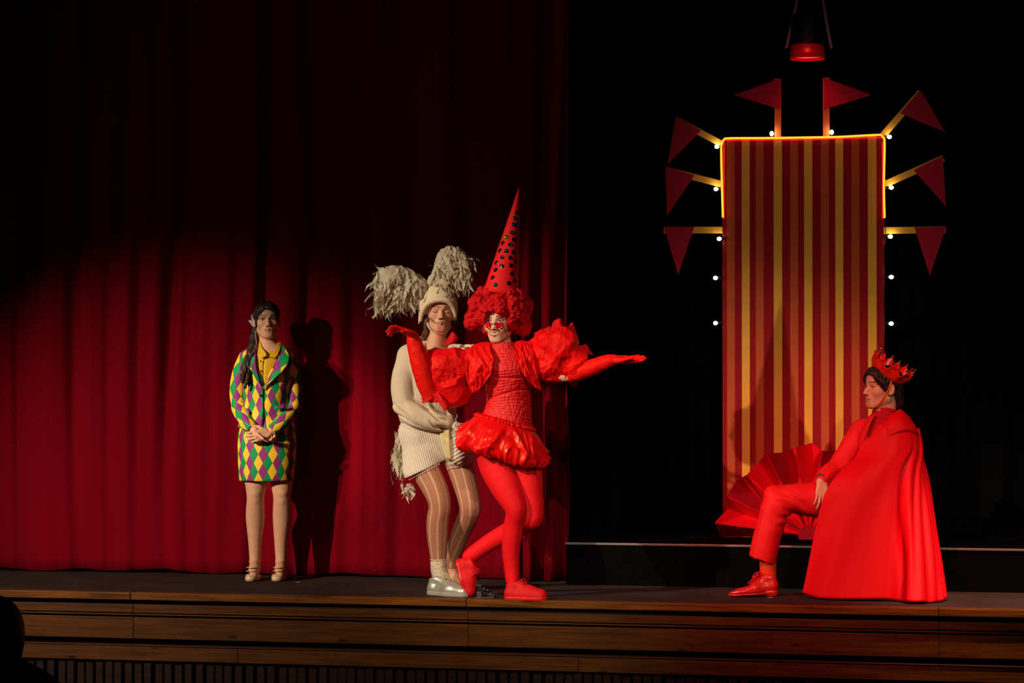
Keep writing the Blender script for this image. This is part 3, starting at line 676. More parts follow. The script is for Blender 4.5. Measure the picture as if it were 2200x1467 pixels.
# hair: smooth cap with parting, long tail over the shoulder
f = Field(); E = lambda c, r, k=0.01, op=1: f.ell(hd.w(*c), np.array(r)*hd.sc, hd.M, k, op)
E((0, -0.024, 0.036), (0.083, 0.098, 0.083)); E((0, 0.030, 0.050), (0.074, 0.070, 0.068), 0.02); E((0, -0.07, -0.02), (0.062, 0.05, 0.07), 0.03)
E((0, 0.122, -0.020), (0.063, 0.088, 0.090), 0.010, -1); E((0, 0.03, -0.14), (0.075, 0.10, 0.10), 0.01, -1); E((0.004, 0.05, 0.128), (0.003, 0.06, 0.016), 0.006, -1)
tail = [hd.w(-0.055, -0.06, -0.02), P(549, 720, -0.02), P(543, 748, 0.05), P(533, 775, 0.10), P(524, 800, 0.125), P(521, 826, 0.125)]
f.chain(tail, [0.03, 0.026, 0.026, 0.025, 0.019, 0.004], 0.02); f.chain([tail[2], P(539, 778, 0.11), P(531, 812, 0.13), P(526, 838, 0.13)], [0.016, 0.014, 0.010, 0.003], 0.008)
strand = lambda p: 0.0028*np.sin(noise3(p*np.array([1, 1, 0.25]), 30)*9)+0.003*noise3(p*np.array([1, 1, 0.2]), 60)
field_obj('hair', f, 0.0032, M_hair, W, disp=strand)
sweep('hair_lock', [hd.w(-0.062, 0.0, -0.05), P(549, 718, 0.03), P(551, 738, 0.06), P(546, 752, 0.10), P(537, 766, 0.12)], [0.004, 0.005, 0.005, 0.004, 0.002], mat('light_brown_lock', lin(140, 100, 76), 0.5), W, n=8)
clip = prism('hair_clip', [P(533, 688, 0.0), P(543, 702, 0.01), P(546, 692, 0.02), P(541, 675, 0.0), P(539.5, 676, 0), P(540, 688, 0.01)], 0.006, -TOCAM, M_clip, W)
# shirt and jacket: stacked oval sections, the jacket open in a V down to its button
def sect(cx, py, b, aw, bd, th): c = P(cx, py, b); return c+np.outer(np.sin(th)*aw, RT)+np.outer(np.cos(th)*bd, TOCAM)
def profile(rows, n):
    R = np.array(rows, float); t = np.linspace(0, 1, n); s = np.linspace(0, 1, len(R)); Q = catmull(np.column_stack([R[:, 1]*0.003, R]), n)[:, 1:]; return Q
rows_sh = [(575, 737, -0.012, 0.056, 0.052), (575, 746, -0.008, 0.074, 0.066), (575, 756, 0, 0.12, 0.088), (574, 775, 0.004, 0.150, 0.104), (574, 800, 0.006, 0.148, 0.112), (573, 855, 0, 0.128, 0.100), (573, 900, 0, 0.150, 0.104)]
def shirt_v(r): return 0.42*(1-smooth01(r[1], 737, 769))
Q = profile(rows_sh, 40); rings = []
for r in Q:
    g = shirt_v(r); th = np.linspace(g, 2*np.pi-g, 70); rings.append(sect(r[0]-4*smooth01(r[1], 740, 800), r[1], r[2], r[3], r[4], th))
ring_loft('shirt', rings, M_shirt, W, closed=False, solid=0.003)
for (x, y) in ((561, 797), (560, 776)): ellipsoid('shirt_button', P(x, y, 0.128), 0.005, M_darkbtn, W, 8, 6)
patch('shirt_collar', w1.path((552, 737, 0.03), (553, 752, 0.075), (558, 764, 0.112), (562, 770, 0.122)), w1.path((560, 735, 0.055), (563, 746, 0.085), (571, 757, 0.116), (574, 764, 0.124)), M_shirt, W, 12, 6, solid=0.004)
patch('shirt_collar', w1.path((604, 735, 0.03), (603, 748, 0.075), (598, 760, 0.112), (592, 770, 0.120)), w1.path((596, 736, 0.055), (594, 747, 0.085), (586, 758, 0.116), (577, 766, 0.124)), M_shirt, W, 12, 6, solid=0.004)
rows_j = [(576, 738, -0.016, 0.070, 0.058), (576, 745, -0.012, 0.098, 0.076), (575, 752, -0.004, 0.142, 0.094), (574, 764, 0.002, 0.168, 0.112), (574, 800, 0.006, 0.164, 0.122), (573, 855, 0, 0.140, 0.112), (574, 890, 0, 0.158, 0.116), (575, 918, 0, 0.180, 0.126)]
def jv(y): return 0.03+0.50*(1-smooth01(y, 742, 836))+0.30*(1-smooth01(y, 738, 760))+0.05*smooth01(y, 880, 918)
Q = profile(rows_j, 60); rings = []; uv = []
for r in Q:
    g = jv(r[1]); th = np.linspace(g, 2*np.pi-g, 110); off = -7*smooth01(r[1], 760, 830)
    ring = sect(r[0], r[1], r[2], r[3], r[4], th+off*0.006); wob = 0.004*np.sin(th*5+r[1]*0.08)*smooth01(r[1], 800, 880); ring = ring+np.outer(wob, TOCAM); rings.append(ring)
    t2 = np.where(th > np.pi, th-2*np.pi, th); uv.append(np.column_stack([t2*0.150+0.03, np.full(110, (r[1]-738)/350.0)]))
ring_loft('jacket', rings, M_harl, W, closed=False, uv=np.array(uv), solid=0.004)
def sleeve(path, rad):
    def fold(s, th): return 1+0.035*np.sin(s*46+2*np.sin(th))*smooth01(s, 0.42, 0.6)*(1-smooth01(s, 0.85, 1))+0.02*np.sin(s*23+th)
    o = sweep('jacket_sleeve', path, rad, M_harl, W, n=40, steps=60, fold=fold, uvscale=1.0, startframe=-TOCAM); return o
sleeve([P(531, 762, 0)]+armL[1:4]+[P(543, 921, 0.135)], [0.048, 0.053, 0.049, 0.046, 0.038]); sleeve([P(616, 762, 0)]+armR[1:4]+[P(582, 928, 0.148)], [0.048, 0.053, 0.049, 0.046, 0.038])
for sg, A_, B_ in ((-1, [(553, 742, 0.050), (549, 770, 0.118), (553, 800, 0.132), (562, 834, 0.134)], [(545, 746, 0.045), (530, 775, 0.112), (538, 793, 0.136), (562, 836, 0.138)]),
                   (1, [(601, 740, 0.050), (597, 770, 0.118), (586, 800, 0.132), (564, 834, 0.134)], [(610, 742, 0.045), (622, 768, 0.108), (608, 796, 0.136), (564, 836, 0.138)])):
    patch('lapel', w1.path(*A_), w1.path(*B_), M_harl, W, 20, 8, solid=0.005, uvscale=1.0)
ellipsoid('jacket_button', P(559, 849, 0.125), (0.008, 0.006, 0.008), M_darkbtn, W, 10, 6)
for A_, B_ in (([(529, 876, 0.09), (536, 884, 0.115)], [(527, 884, 0.092), (534, 892, 0.117)]), ([(590, 872, 0.12), (612, 868, 0.10)], [(591, 880, 0.122), (613, 876, 0.102)])):
    patch('pocket_flap', w1.path(*A_), w1.path(*B_), M_harl, W, 6, 5, solid=0.005, uvscale=1.0)
rows_k = [(575, 900, 0, 0.150, 0.105), (575, 925, 0, 0.172, 0.120), (575, 950, 0, 0.181, 0.128), (574, 990, 0, 0.178, 0.126), (573, 1032, 0, 0.168, 0.120)]
Q = profile(rows_k, 40); rings = []; uv = []
for r in Q:
    th = np.linspace(0.0, 2*np.pi, 121)+np.pi; rings.append(sect(r[0], r[1], r[2], r[3]*(1+0.008*np.sin(3*th+r[1]*0.02)), r[4], th)); uv.append(np.column_stack([(th-2*np.pi)*0.158+0.012, np.full(121, (r[1]-738)/350.0+0.02)]))
ring_loft('skirt', rings, M_harl, W, closed=False, uv=np.array(uv), solid=0.004)
for ax, g in ((548, -1), (604, 1)):
    t = P(ax-3, 1243, 0.0); fz = lambda a, b, c: at_depth(ax, 1243, 15.70)*np.array([1, 1, 0])+TOCAM*b+RT*a*1.25+ZUP*c*1.12
    f = Field(); f.cap(fz(-0.006, 0.055, 0.020), fz(-0.010, 0.125, 0.016), 0.044, 0.036, 0.02, flat=ZUP, fl=0.8); f.cap(fz(-0.004, 0.02, 0.035), fz(-0.006, 0.06, 0.02), 0.034, 0.036, 0.02)
    f.cap(fz(0.002, -0.045, 0.075), fz(-0.002, 0.02, 0.04), 0.037, 0.040, 0.02); f.half(fz(0, 0, 0.001), -ZUP); f.half(fz(0, 0.085, 0.038), unit(ZUP*1.0+(-TOCAM)*0.15), 0.006)
    sh = field_obj('shoe', f, 0.003, M_nude, W, lo=fz(-0.06, 0, 0)*np.array([1, 1, 0])+np.array([-0.05, -0.22, 0.0]), hi=fz(0.06, 0, 0.14)+np.array([0.05, 0.10, 0]))
    f = Field(); f.cap(fz(0.004, -0.055, 0.0), fz(0.003, -0.05, 0.075), 0.017, 0.026, 0.01); f.half(fz(0, 0, 0.0005), -ZUP); field_obj('heel', f, 0.003, M_nude, sh)
    for (b_, c_, dp) in ((0.040, 0.050, 0.098), (0.022, 0.068, 0.102)):
        th = np.linspace(-0.15, np.pi+0.15, 14); sweep('strap', [fz(0.031*math.cos(t_)-0.004, b_+dp*math.sin(t_), c_+0.006*math.sin(t_)) for t_ in th], 0.0036, M_nude, sh, n=6, steps=28)
        ellipsoid('buckle', fz(g*0.030-0.004, b_+0.034, c_+0.002), 0.006, M_metal, sh, 8, 6)
# ------------------------------------------------------------------ the performer in cream with a plumed bonnet
M_fleece = mat('cream_fleece', lin(222, 202, 172), 0.9, 0.15, bump=0.15, bscale=200)
M_felt = mat('cream_felt', lin(228, 212, 176), 0.9, 0.15, bump=0.2, bscale=150)
M_tulle = mat('cream_tulle', lin(214, 200, 172), 0.95, 0.1, trans=0.22, vary=0.15, vscale=30)
M_knit = mat('cream_knit', lin(226, 212, 190), 0.9, 0.15, bump=0.3, bscale=250)
M_tights = mat('nude_striped_tights', lin(190, 130, 100), 0.6, 0.25, attr=True)
M_sock = mat('glitter_sock', lin(206, 186, 160), 0.6, 0.5, bump=0.4, bscale=200)
M_silver = mat('silver_leather', lin(206, 200, 184), 0.32, 0.5, metal=0.55)
M_silversole = mat('grey_rubber', lin(170, 162, 146), 0.6)
M_lace2 = mat('pale_green_lace', lin(206, 204, 150), 0.6)
M_hidebag = mat('pale_yellow_suede', lin(214, 196, 134), 0.9)
w2 = Fig(14.78); P = w2.p; base2 = at_z(960, 1278)
W = thing('person', 'performer in cream hoodie, knitted shorts and tall plumed bonnet behind the red jester', 'person', tuple(base2))
hd = Head(P(945, 675, 0.0), facing(7, 9, 3), 1.03)
f = Field(); hd.build(f, eyes='shut', jaw=0.95)
f.cap(hd.w(0, -0.03, -0.06), P(935, 740, -0.02), 0.050, 0.054, 0.03); f.cap(hd.w(0, -0.005, -0.085), P(936, 742, 0.02), 0.042, 0.05, 0.02)
f.cap(P(890, 768), P(975, 768), 0.055, 0.055, 0.04); f.cap(P(930, 790), P(922, 880), 0.11, 0.105, 0.04, flat=TOCAM, fl=0.75); f.cap(P(908, 945), P(952, 945), 0.08, 0.08, 0.03)
armL = w2.path((872, 765, 0), (861, 820, 0.0), (862, 876, 0.03), (915, 903, 0.12), (968, 906, 0.15))
f.chain(armL, [0.04, 0.04, 0.036, 0.034, 0.026], 0.03)
armR = w2.path((985, 765, 0.0), (1005, 800, 0.02), (1012, 790, 0.14), (1006, 752, 0.25)); f.chain(armR, [0.045, 0.04, 0.034, 0.026], 0.03)
legL = (w2.path((908, 960, 0.0), (911, 1000, 0.03), (937, 1055, 0.09), (945, 1086, 0.10), (941, 1112, 0.075), (940, 1142, 0.045), (941, 1180, 0.02), (942, 1212, 0.01)), [0.090, 0.080, 0.067, 0.059, 0.060, 0.059, 0.049, 0.038])
legR = (w2.path((965, 960, 0.0), (986, 1000, 0.02), (1001, 1045, 0.07), (1010, 1084, 0.09), (1007, 1106, 0.05), (990, 1145, -0.06), (972, 1195, -0.15), (966, 1225, -0.17)), [0.085, 0.072, 0.066, 0.060, 0.056, 0.052, 0.040, 0.034])
for lg in (legL, legR): f.chain(lg[0], [r-0.003 for r in lg[1]], 0.03)
f.cap(P(942, 1215, 0.01), P(965, 1258, 0.03), 0.034, 0.03, 0.02); f.cap(P(966, 1225, -0.17), P(985, 1252, -0.14), 0.034, 0.028, 0.02)
hlo, hhi = span([hd.o], 0.21); zneck = P(935, 752)[2]
A = np.array([o[1] for o in f.ops]).min(0)-0.02; B = np.array([o[2] for o in f.ops]).max(0)+0.02
body_mesh('body', f, [(0.0024, [hlo[0], hlo[1], zneck], [hhi[0], hhi[1], B[2]]), (0.008, [A[0], A[1], A[2]], [B[0], B[1], zneck+0.012])], hd, W, eyes='shut', lip=(0.50, 0.19, 0.14), brow=(0.07, 0.035, 0.018), lid=(0.45, 0.20, 0.17), blush=(0.60, 0.20, 0.14))
# hair under the bonnet
f = Field(); f.ell(hd.w(0, -0.02, 0.03), (0.082, 0.098, 0.086), hd.M, 0.01); f.ell(hd.w(0, 0.12, -0.02), (0.062, 0.095, 0.12), hd.M, 0.01, -1)
f.chain([hd.w(-0.074, 0.0, 0.0), hd.w(-0.073, 0.01, -0.06), hd.w(-0.075, -0.02, -0.11), P(905, 745, -0.06)], [0.014, 0.012, 0.016, 0.02], 0.02); f.chain([hd.w(0.074, 0.0, 0.02), hd.w(0.072, 0.0, -0.04)], [0.012, 0.008], 0.02)
field_obj('hair', f, 0.0035, mat('brown_hair', lin(92, 60, 36), 0.5, 0.4, bump=0.5, bscale=50, stretch=(6, 6, 0.6), vary=0.3, vscale=30), W, disp=strand)
sweep('hair_lock', [hd.w(-0.066, 0.03, 0.02), hd.w(-0.06, 0.055, -0.03), hd.w(-0.042, 0.078, -0.058), hd.w(-0.03, 0.086, -0.066)], [0.003, 0.003, 0.0025, 0.001], mat('brown_wisp', lin(120, 70, 40), 0.5), W, n=6)
# bonnet with ear flaps
f = Field(); f.ell(hd.w(0, -0.020, 0.045), (0.104, 0.116, 0.108), hd.M, 0.01); f.cap(P(938, 640, -0.02), P(937, 606, -0.02), 0.082, 0.052, 0.05)
f.cap(P(909, 652, 0.02), P(900, 695, 0.01), 0.024, 0.004, 0.025, flat=TOCAM, fl=2.2); f.cap(P(972, 655, 0.02), P(979, 686, 0.0), 0.022, 0.007, 0.025, flat=TOCAM, fl=2.2)
f.ell(hd.w(0, 0.11, -0.050), (0.078, 0.145, 0.128), hd.M, 0.006, -1); f.ell(hd.w(0, 0.0, -0.16), (0.074, 0.12, 0.13), hd.M, 0.006, -1); f.half(hd.w(0, -0.03, -0.075), -hd.M[:, 2]*1.0-0.0*ZUP, lo=hd.o-0.05, hi=hd.o-0.05)
hat = field_obj('bonnet', f, 0.0035, M_felt, W)
sweep('bonnet_rim', [P(904, 690, 0.03), P(907, 672, 0.055), P(916, 655, 0.080), P(931, 645.5, 0.094), P(948, 643.5, 0.098), P(964, 648, 0.090), P(975, 662, 0.066), P(979, 682, 0.035)], [0.008, 0.013, 0.016, 0.018, 0.018, 0.017, 0.014, 0.009], M_felt, hat, n=14, steps=40)
# plumes: a soft core and many torn tulle strips
def strips(name, starts, dirs, lens, wids, m, root, seed=0, droop=1.0, curlamp=0.02, steps=9):
    rg = np.random.default_rng(seed); V = []; Q = []
    for p0, d, L, wd in zip(starts, dirs, lens, wids):
        p = np.array(p0, float); v = unit(d); s = unit(np.cross(v, rg.normal(size=3))); k = len(V); ph = rg.uniform(0, 6.28); fq = rg.uniform(4, 9)
        for i in range(steps):
            t = i/(steps-1); ww = wd*(1.0-0.75*t**2)*(0.8+0.3*math.sin(fq*2.3*t+ph)); cc = s*curlamp*math.sin(fq*t+ph)*t
            s2 = unit(s*math.cos(2.0*t+ph)+np.cross(v, s)*math.sin(2.0*t+ph))
            V += [p+cc-s2*ww/2, p+cc+s2*ww/2]; p = p+v*L/(steps-1); v = unit(v+np.array([0, 0, -0.22*droop])+rg.normal(size=3)*0.10)
        for i in range(steps-1): Q.append((k+2*i, k+2*i+1, k+2*i+3, k+2*i+2))
    o = mesh_obj(name, np.array(V), np.array(Q), m, root); o['kind'] = 'stuff'; return o
lump = lambda p: 0.012*(1-2*np.abs(noise3(p*np.array([1, 1, 0.6]), 15, 1)))+0.008*(1-2*np.abs(noise3(p*np.array([1.3, 1, 0.6]), 40, 2)))+0.005*noise3(p, 90, 3)
rg = np.random.default_rng(3)
def plume(core, outl, n, seed, spread):
    f = Field()
    for c, r in core: f.ell(P(*c), r, np.column_stack([RT, TOCAM, ZUP]), 0.04)
    o = field_obj('hat_plume', f, 0.006, M_tulle, hat, disp=lump)
    S = []; D = []; Ls = []; Wd = []; g = np.random.default_rng(seed)
    for i in range(n):
        c, r = core[g.integers(len(core))]; d = unit(g.normal(size=3)); d[0:2] = d[0:2]
        off = RT*d[0]*r[0]+TOCAM*d[1]*r[1]+ZUP*d[2]*r[2]; S.append(P(*c)+off*0.92)
        D.append(unit(off*0.8+spread*0.9+g.normal(size=3)*0.5)); Ls.append(g.uniform(0.05, 0.14)); Wd.append(g.uniform(0.010, 0.034))
    for a, b, wd in outl: S.append(P(*a)); D.append(P(*b)-P(*a)); Ls.append(np.linalg.norm(P(*b)-P(*a))*1.05); Wd.append(wd)
    strips('tulle_strips', S, D, Ls, Wd, M_tulle, o, seed, droop=0.9)
gl = np.random.default_rng(5)
outL = [((gl.uniform(815, 905), gl.uniform(610, 640), gl.uniform(-0.05, 0.07)), None, 0) for _ in range(150)]
outL = [(a, (a[0]-(905-a[0])*0.30+gl.normal()*6, gl.uniform(640, 684)-0.12*max(0, a[0]-880), a[2]), gl.uniform(0.008, 0.028)) for a, _, _ in outL]
plume([((850, 598, 0), (0.10, 0.055, 0.062)), ((828, 612, 0), (0.055, 0.05, 0.065)), ((890, 612, 0), (0.085, 0.05, 0.050)), ((870, 632, 0), (0.09, 0.045, 0.03)), ((842, 634, 0), (0.07, 0.045, 0.03))], outL, 300, 11, -RT*0.5-ZUP*0.5)
outR = [((gl.uniform(955, 1008), gl.uniform(560, 605), gl.uniform(-0.05, 0.07)), None, 0) for _ in range(130)]
outR = [(a, (a[0]+(a[0]-955)*0.25+gl.normal()*5, gl.uniform(600, 636), a[2]), gl.uniform(0.008, 0.026)) for a, _, _ in outR]
plume([((968, 566, 0), (0.072, 0.055, 0.090)), ((985, 572, 0), (0.07, 0.05, 0.075)), ((948, 595, 0), (0.045, 0.045, 0.06)), ((962, 612, 0), (0.05, 0.04, 0.05)), ((935, 606, -0.01), (0.05, 0.045, 0.03))], outR, 260, 12, RT*0.5-ZUP*0.45)
sweep('chin_strap', [hd.w(-0.078, 0.0, -0.02), hd.w(-0.068, 0.02, -0.065), hd.w(-0.045, 0.045, -0.105), hd.w(0, 0.062, -0.122), hd.w(0.04, 0.045, -0.108), hd.w(0.066, 0.015, -0.07)], [0.009, 0.007, 0.003, 0.002, 0.002, 0.002], mat('white_lace_strap', lin(214, 200, 184), 0.8), W, n=8)
# hoodie
f = Field(); f.cap(P(892, 768, -0.01), P(980, 768, -0.01), 0.072, 0.072, 0.05); f.cap(P(925, 795, 0.01), P(918, 885, 0.0), 0.150, 0.140, 0.05, flat=TOCAM, fl=0.8); f.cap(P(905, 880, 0), P(935, 895, 0.0), 0.12, 0.12, 0.05)
f.cap(P(880, 766, 0.0), P(872, 800, 0.03), 0.073, 0.072, 0.025); f.chain(w2.path((872, 795, 0.03), (866, 830, 0.055), (870, 870, 0.075)), [0.068, 0.070, 0.070], 0.006); f.chain(w2.path((870, 872, 0.075), (915, 898, 0.145), (962, 905, 0.165)), [0.068, 0.056, 0.044], 0.010)
f.chain(armR[:3], [0.068, 0.06, 0.052], 0.02); f.cap(P(892, 752, -0.03), P(965, 752, -0.03), 0.045, 0.04, 0.03); f.cap(P(905, 742, -0.06), P(955, 742, -0.06), 0.05, 0.05, 0.03)
f.half(P(900, 912, 0), -ZUP+RT*0.25, 0.02, lo=P(840, 935, 0.0)-0.3, hi=P(960, 880, 0)+0.3) if False else None
f.cap(hd.w(0, -0.02, -0.07), P(937, 752, 0.05), 0.052, 0.070, 0.012, op=-1)
sl = np.array([P(875, 880, 0.05), P(962, 905, 0.15)])
def hood_folds(p):
    a = (p-sl[0])@unit(sl[1]-sl[0]); r = np.linalg.norm(p-sl[0]-np.outer(a, unit(sl[1]-sl[0])), axis=1)
    near = (1-smooth01(r, 0.07, 0.11))*smooth01(a, -0.09, -0.02)*(1-smooth01(a, 0.24, 0.30)); k = (p@RT)*0.55+p[:, 2]*0.84
    return near*0.011*np.sin(k*150+3*noise3(p, 12))+0.004*noise3(p, 10, 4)
field_obj('hoodie', f, 0.0042, M_fleece, W, disp=hood_folds)
sweep('hoodie_hem', w2.path((862, 886, 0.0), (868, 896, 0.10), (890, 908, 0.13), (930, 918, 0.13), (958, 920, 0.08)), [0.022, 0.026, 0.026, 0.024, 0.02], M_fleece, W, n=12, steps=30)
sweep('sleeve_cuff', w2.path((958, 904, 0.150), (974, 908, 0.157)), [0.044, 0.038], M_fleece, W, n=18, steps=8)
for a in ((937, 752), (944, 752)): sweep('drawstring', w2.path((a[0], a[1], 0.115), (a[0]+1, 800, 0.142), (a[0]-2, 880, 0.16)), 0.0028, M_felt, W, n=6, steps=12)
# ribbed shorts
f = Field(); f.cap(P(897, 930), P(952, 938), 0.112, 0.112, 0.04); f.cap(P(930, 955, 0.02), P(955, 965, 0.02), 0.095, 0.09, 0.03); f.cap(P(903, 950, 0.01), P(908, 1012, 0.03), 0.108, 0.112, 0.03, flat=TOCAM, fl=0.95); f.cap(P(965, 950, 0.0), P(986, 990, 0.02), 0.085, 0.084, 0.02)
f.half(P(908, 1010, 0.03), -ZUP*0.9-RT*(-0.42), 0.003, lo=P(850, 1060, 0)-np.array([0, .3, 0]), hi=P(952, 930, 0)+np.array([0, .3, 0])); f.half(P(985, 998, 0.02), -ZUP, 0.003, lo=P(953, 1060, 0)-np.array([0, .3, 0]), hi=P(1035, 940, 0)+np.array([0, .3, 0]))
ribs = lambda p: 0.0022*np.sin((p@RT+0.25*p[:, 2])*2*np.pi/0.0125)
field_obj('knit_shorts', f, 0.003, M_knit, W, disp=ribs)
for (a, b) in (((880, 1030, 0.075), (943, 997, 0.10)), ((962, 1007, 0.07), (1012, 994, 0.07))):
    A_ = P(*a); B_ = P(*b)
    for i in range(14):
        t = i/13; ellipsoid('hem_bead', A_*(1-t)+B_*t+TOCAM*(0.045*math.sin(math.pi*t)), 0.0048, M_knit, W, 6, 4)
S = [P(gl.uniform(848, 872), gl.uniform(925, 990), gl.uniform(-0.10, 0.02)) for _ in range(70)]
strips('tulle_fringe', S, [np.array([-0.1, 0, -1])+gl.normal(size=3)*0.15 for _ in S], [gl.uniform(0.08, 0.17) for _ in S], [gl.uniform(0.01, 0.03) for _ in S], M_tulle, W, 21)
S = [P(gl.uniform(862, 888), gl.uniform(1035, 1050), gl.uniform(-0.08, 0.0)) for _ in range(18)]
strips('tulle_tail', S, [np.array([0.0, 0, -1])+gl.normal(size=3)*0.2 for _ in S], [gl.uniform(0.04, 0.10) for _ in S], [gl.uniform(0.01, 0.03) for _ in S], M_tulle, W, 22)
# striped tights
def tights_color(legs, base, stripe, nst):
    def c(V):
        out = np.tile(np.array(base), (len(V), 1)); best = np.full(len(V), 9.0); ang = np.zeros(len(V))
        for pts, rad in legs:
            pts = catmull(np.array(pts), 60)
            for i in range(len(pts)-1):
                a, b = pts[i], pts[i+1]; ab = b-a; t = np.clip((V-a)@ab/(ab@ab), 0, 1); q = V-a-t[:, None]*ab; d = np.linalg.norm(q, axis=1); k = d < best
                ax_ = unit(ab); e1 = unit(RT-ax_*(RT@ax_)); e2 = np.cross(ax_, e1); an = np.arctan2(q@e2, q@e1); ang = np.where(k, an, ang); best = np.where(k, d, best)
        m_ = smooth01(np.cos(ang*nst), 0.72, 0.9)[:, None]; return out*(1-m_)+np.array(stripe)*m_
    return c
f = Field()
for lg in (legL, legR): f.chain(lg[0], lg[1], 0.02)
field_obj('striped_tights', f, 0.0035, M_tights, W, color=tights_color([legL, legR], lin(176, 116, 86)[:3], lin(208, 164, 134)[:3], 8))
f = Field(); f.chain(w2.path((942, 1200, 0.012), (943, 1225, 0.012), (950, 1246, 0.02)), [0.043, 0.044, 0.044], 0.01); field_obj('ankle_sock', f, 0.0035, M_sock, W, disp=lambda p: 0.003*noise3(p, 60))
sweep('sock_cuff', [P(942, 1202, 0.012)+RT*0.044*math.cos(t)+TOCAM*0.044*math.sin(t) for t in np.linspace(0, 2*np.pi, 17)], 0.005, M_sock, W, n=8, steps=40, cap=False)
sneaker(W, 'silver_sneaker', at_z(922, 1277), at_z(1006, 1283), ZUP, M_silver, M_silversole, 0.050, label='silver lace-up sneaker', lace_m=M_lace2, high=0.10, sole_t=0.026)
sneaker(W, 'silver_sneaker', at_z(955, 1263), at_z(1022, 1262), ZUP, M_silver, M_silversole, 0.046, lace_m=M_lace2, high=0.09)
# mitts and pouch
f = Field(); hw = P(972, 907, 0.158); hand(f, hw, P(1010, 925, 0.17)-hw, -ZUP+TOCAM*-0.2, TOCAM, 0.95, (15, 25, 20), fat=1.2, spread=4); field_obj('mitten', f, 0.003, M_knit, W)
f = Field(); hw = P(988, 748, 0.255); hand(f, hw, P(1014, 742, 0.30)-hw, -ZUP, TOCAM, 0.75, (10, 45, 30), fat=1.25, spread=5); field_obj('mitten', f, 0.0026, M_fleece, W)
S = [P(gl.uniform(975, 992), gl.uniform(908, 920), gl.uniform(0.18, 0.22)) for _ in range(40)]
strips('fur_trim', S, [np.array([0.3, -0.3, -0.6])+gl.normal(size=3)*0.4 for _ in S], [gl.uniform(0.03, 0.06) for _ in S], [gl.uniform(0.003, 0.006) for _ in S], mat('white_fur', lin(240, 232, 224), 0.9), W, 23)
po = Field(); po.cap(P(960, 935, 0.13), P(970, 975, 0.13), 0.042, 0.04, 0.02, flat=TOCAM, fl=0.6); po.cap(P(980, 930, 0.13), P(982, 980, 0.13), 0.05, 0.046, 0.02, flat=TOCAM, fl=0.6)
field_obj('pouch', po, 0.0035, M_knit, W, disp=lambda p: 0.0022*np.sin((p[:, 2]*0.9-(p@RT)*0.5)*2*np.pi/0.020)*smooth01(p@RT, P(966, 950, 0.13)@RT, P(970, 950, 0.13)@RT))
patch('pouch_flap', w2.path((947, 928, 0.150), (952, 955, 0.165), (958, 986, 0.160)), w2.path((966, 922, 0.165), (966, 955, 0.178), (970, 988, 0.165)), M_hidebag, W, 10, 6, solid=0.005)
# ------------------------------------------------------------------ the red jester
RED = lin(232, 14, 20)
M_satin = mat('red_satin', lin(236, 12, 16), 0.30, 0.75, vary=0.05)
M_satin2 = mat('red_taffeta', lin(234, 12, 18), 0.52, 0.32)
M_shir = mat('red_shirred_cloth', lin(232, 20, 24), 0.5, 0.4, bump=0.5, bscale=220)
M_redtights = mat('red_tights', lin(236, 10, 22), 0.7, 0.25)
M_redtulle = mat('red_tulle', lin(226, 18, 24), 0.8, 0.2, trans=0.15)
M_wig = mat('red_wig', lin(206, 6, 18), 0.75, 0.2, bump=0.8, bscale=180)
M_redshoe = mat('red_canvas', lin(226, 10, 20), 0.65, 0.3, bump=0.2, bscale=200)
M_redsole = mat('red_rubber', lin(230, 24, 20), 0.45, 0.4)
M_glove = mat('red_satin_glove', lin(240, 24, 18), 0.5, 0.35)
M_cone = mat('red_felt_cone', lin(236, 18, 24), 0.7, 0.25)
M_lens = mat('red_lens', lin(220, 4, 18), 0.12, 0.6, coat=0.5)
M_pearl = mat('pearl', lin(240, 230, 215), 0.15, 0.6)
for m_ in (M_satin, M_satin2, M_glove): m_.node_tree.nodes['Principled BSDF'].inputs['Specular Tint'].default_value = (1.0, 0.42, 0.22, 1)
def sequin_mat(nm, c1, c2):
    m = mat(nm, c1, 0.22, 0.6, metal=0.9); nt = m.node_tree; N = nt.nodes; b = N['Principled BSDF']
    tc = N.new('ShaderNodeTexCoord'); v = N.new('ShaderNodeTexVoronoi'); v.inputs['Scale'].default_value = 160; nt.links.new(tc.outputs['Object'], v.inputs['Vector'])
    h = N.new('ShaderNodeHueSaturation'); h.inputs['Color'].default_value = c2; h.inputs['Saturation'].default_value = 1.3; s2 = N.new('ShaderNodeSeparateColor'); nt.links.new(v.outputs['Color'], s2.inputs[0]); nt.links.new(s2.outputs[0], h.inputs['Hue'])
    r = N.new('ShaderNodeValToRGB'); r.color_ramp.elements[0].position = 0.5; r.color_ramp.elements[0].color = (0, 0, 0, 1); r.color_ramp.elements[1].position = 0.62; nt.links.new(s2.outputs[1], r.inputs[0])
    mx = N.new('ShaderNodeMixRGB'); nt.links.new(r.outputs[0], mx.inputs[0]); mx.inputs[1].default_value = c1; nt.links.new(h.outputs[0], mx.inputs[2]); nt.links.new(mx.outputs[0], b.inputs['Base Color'])
    bp = N.new('ShaderNodeBump'); bp.inputs['Strength'].default_value = 0.8; bp.inputs['Distance'].default_value = 0.004; nt.links.new(v.outputs['Distance'], bp.inputs['Height']); nt.links.new(bp.outputs[0], b.inputs['Normal'])
    return m
M_seq = sequin_mat('holographic_sequin', lin(40, 40, 20), lin(90, 200, 90)); M_seqd = mat('dark_sequin', lin(44, 12, 12), 0.3, 0.5, metal=0.6)
w3 = Fig(14.40); P = w3.p; base3 = at_z(1100, 1288)
W = thing('person', 'jester in all-red satin with curly wig and sequinned cone hat, arms outstretched', 'person', tuple(base3))
hd = Head(P(1073, 689, 0.0), facing(-19, -3, 0), 1.06)
f = Field(); hd.build(f, smile=True)
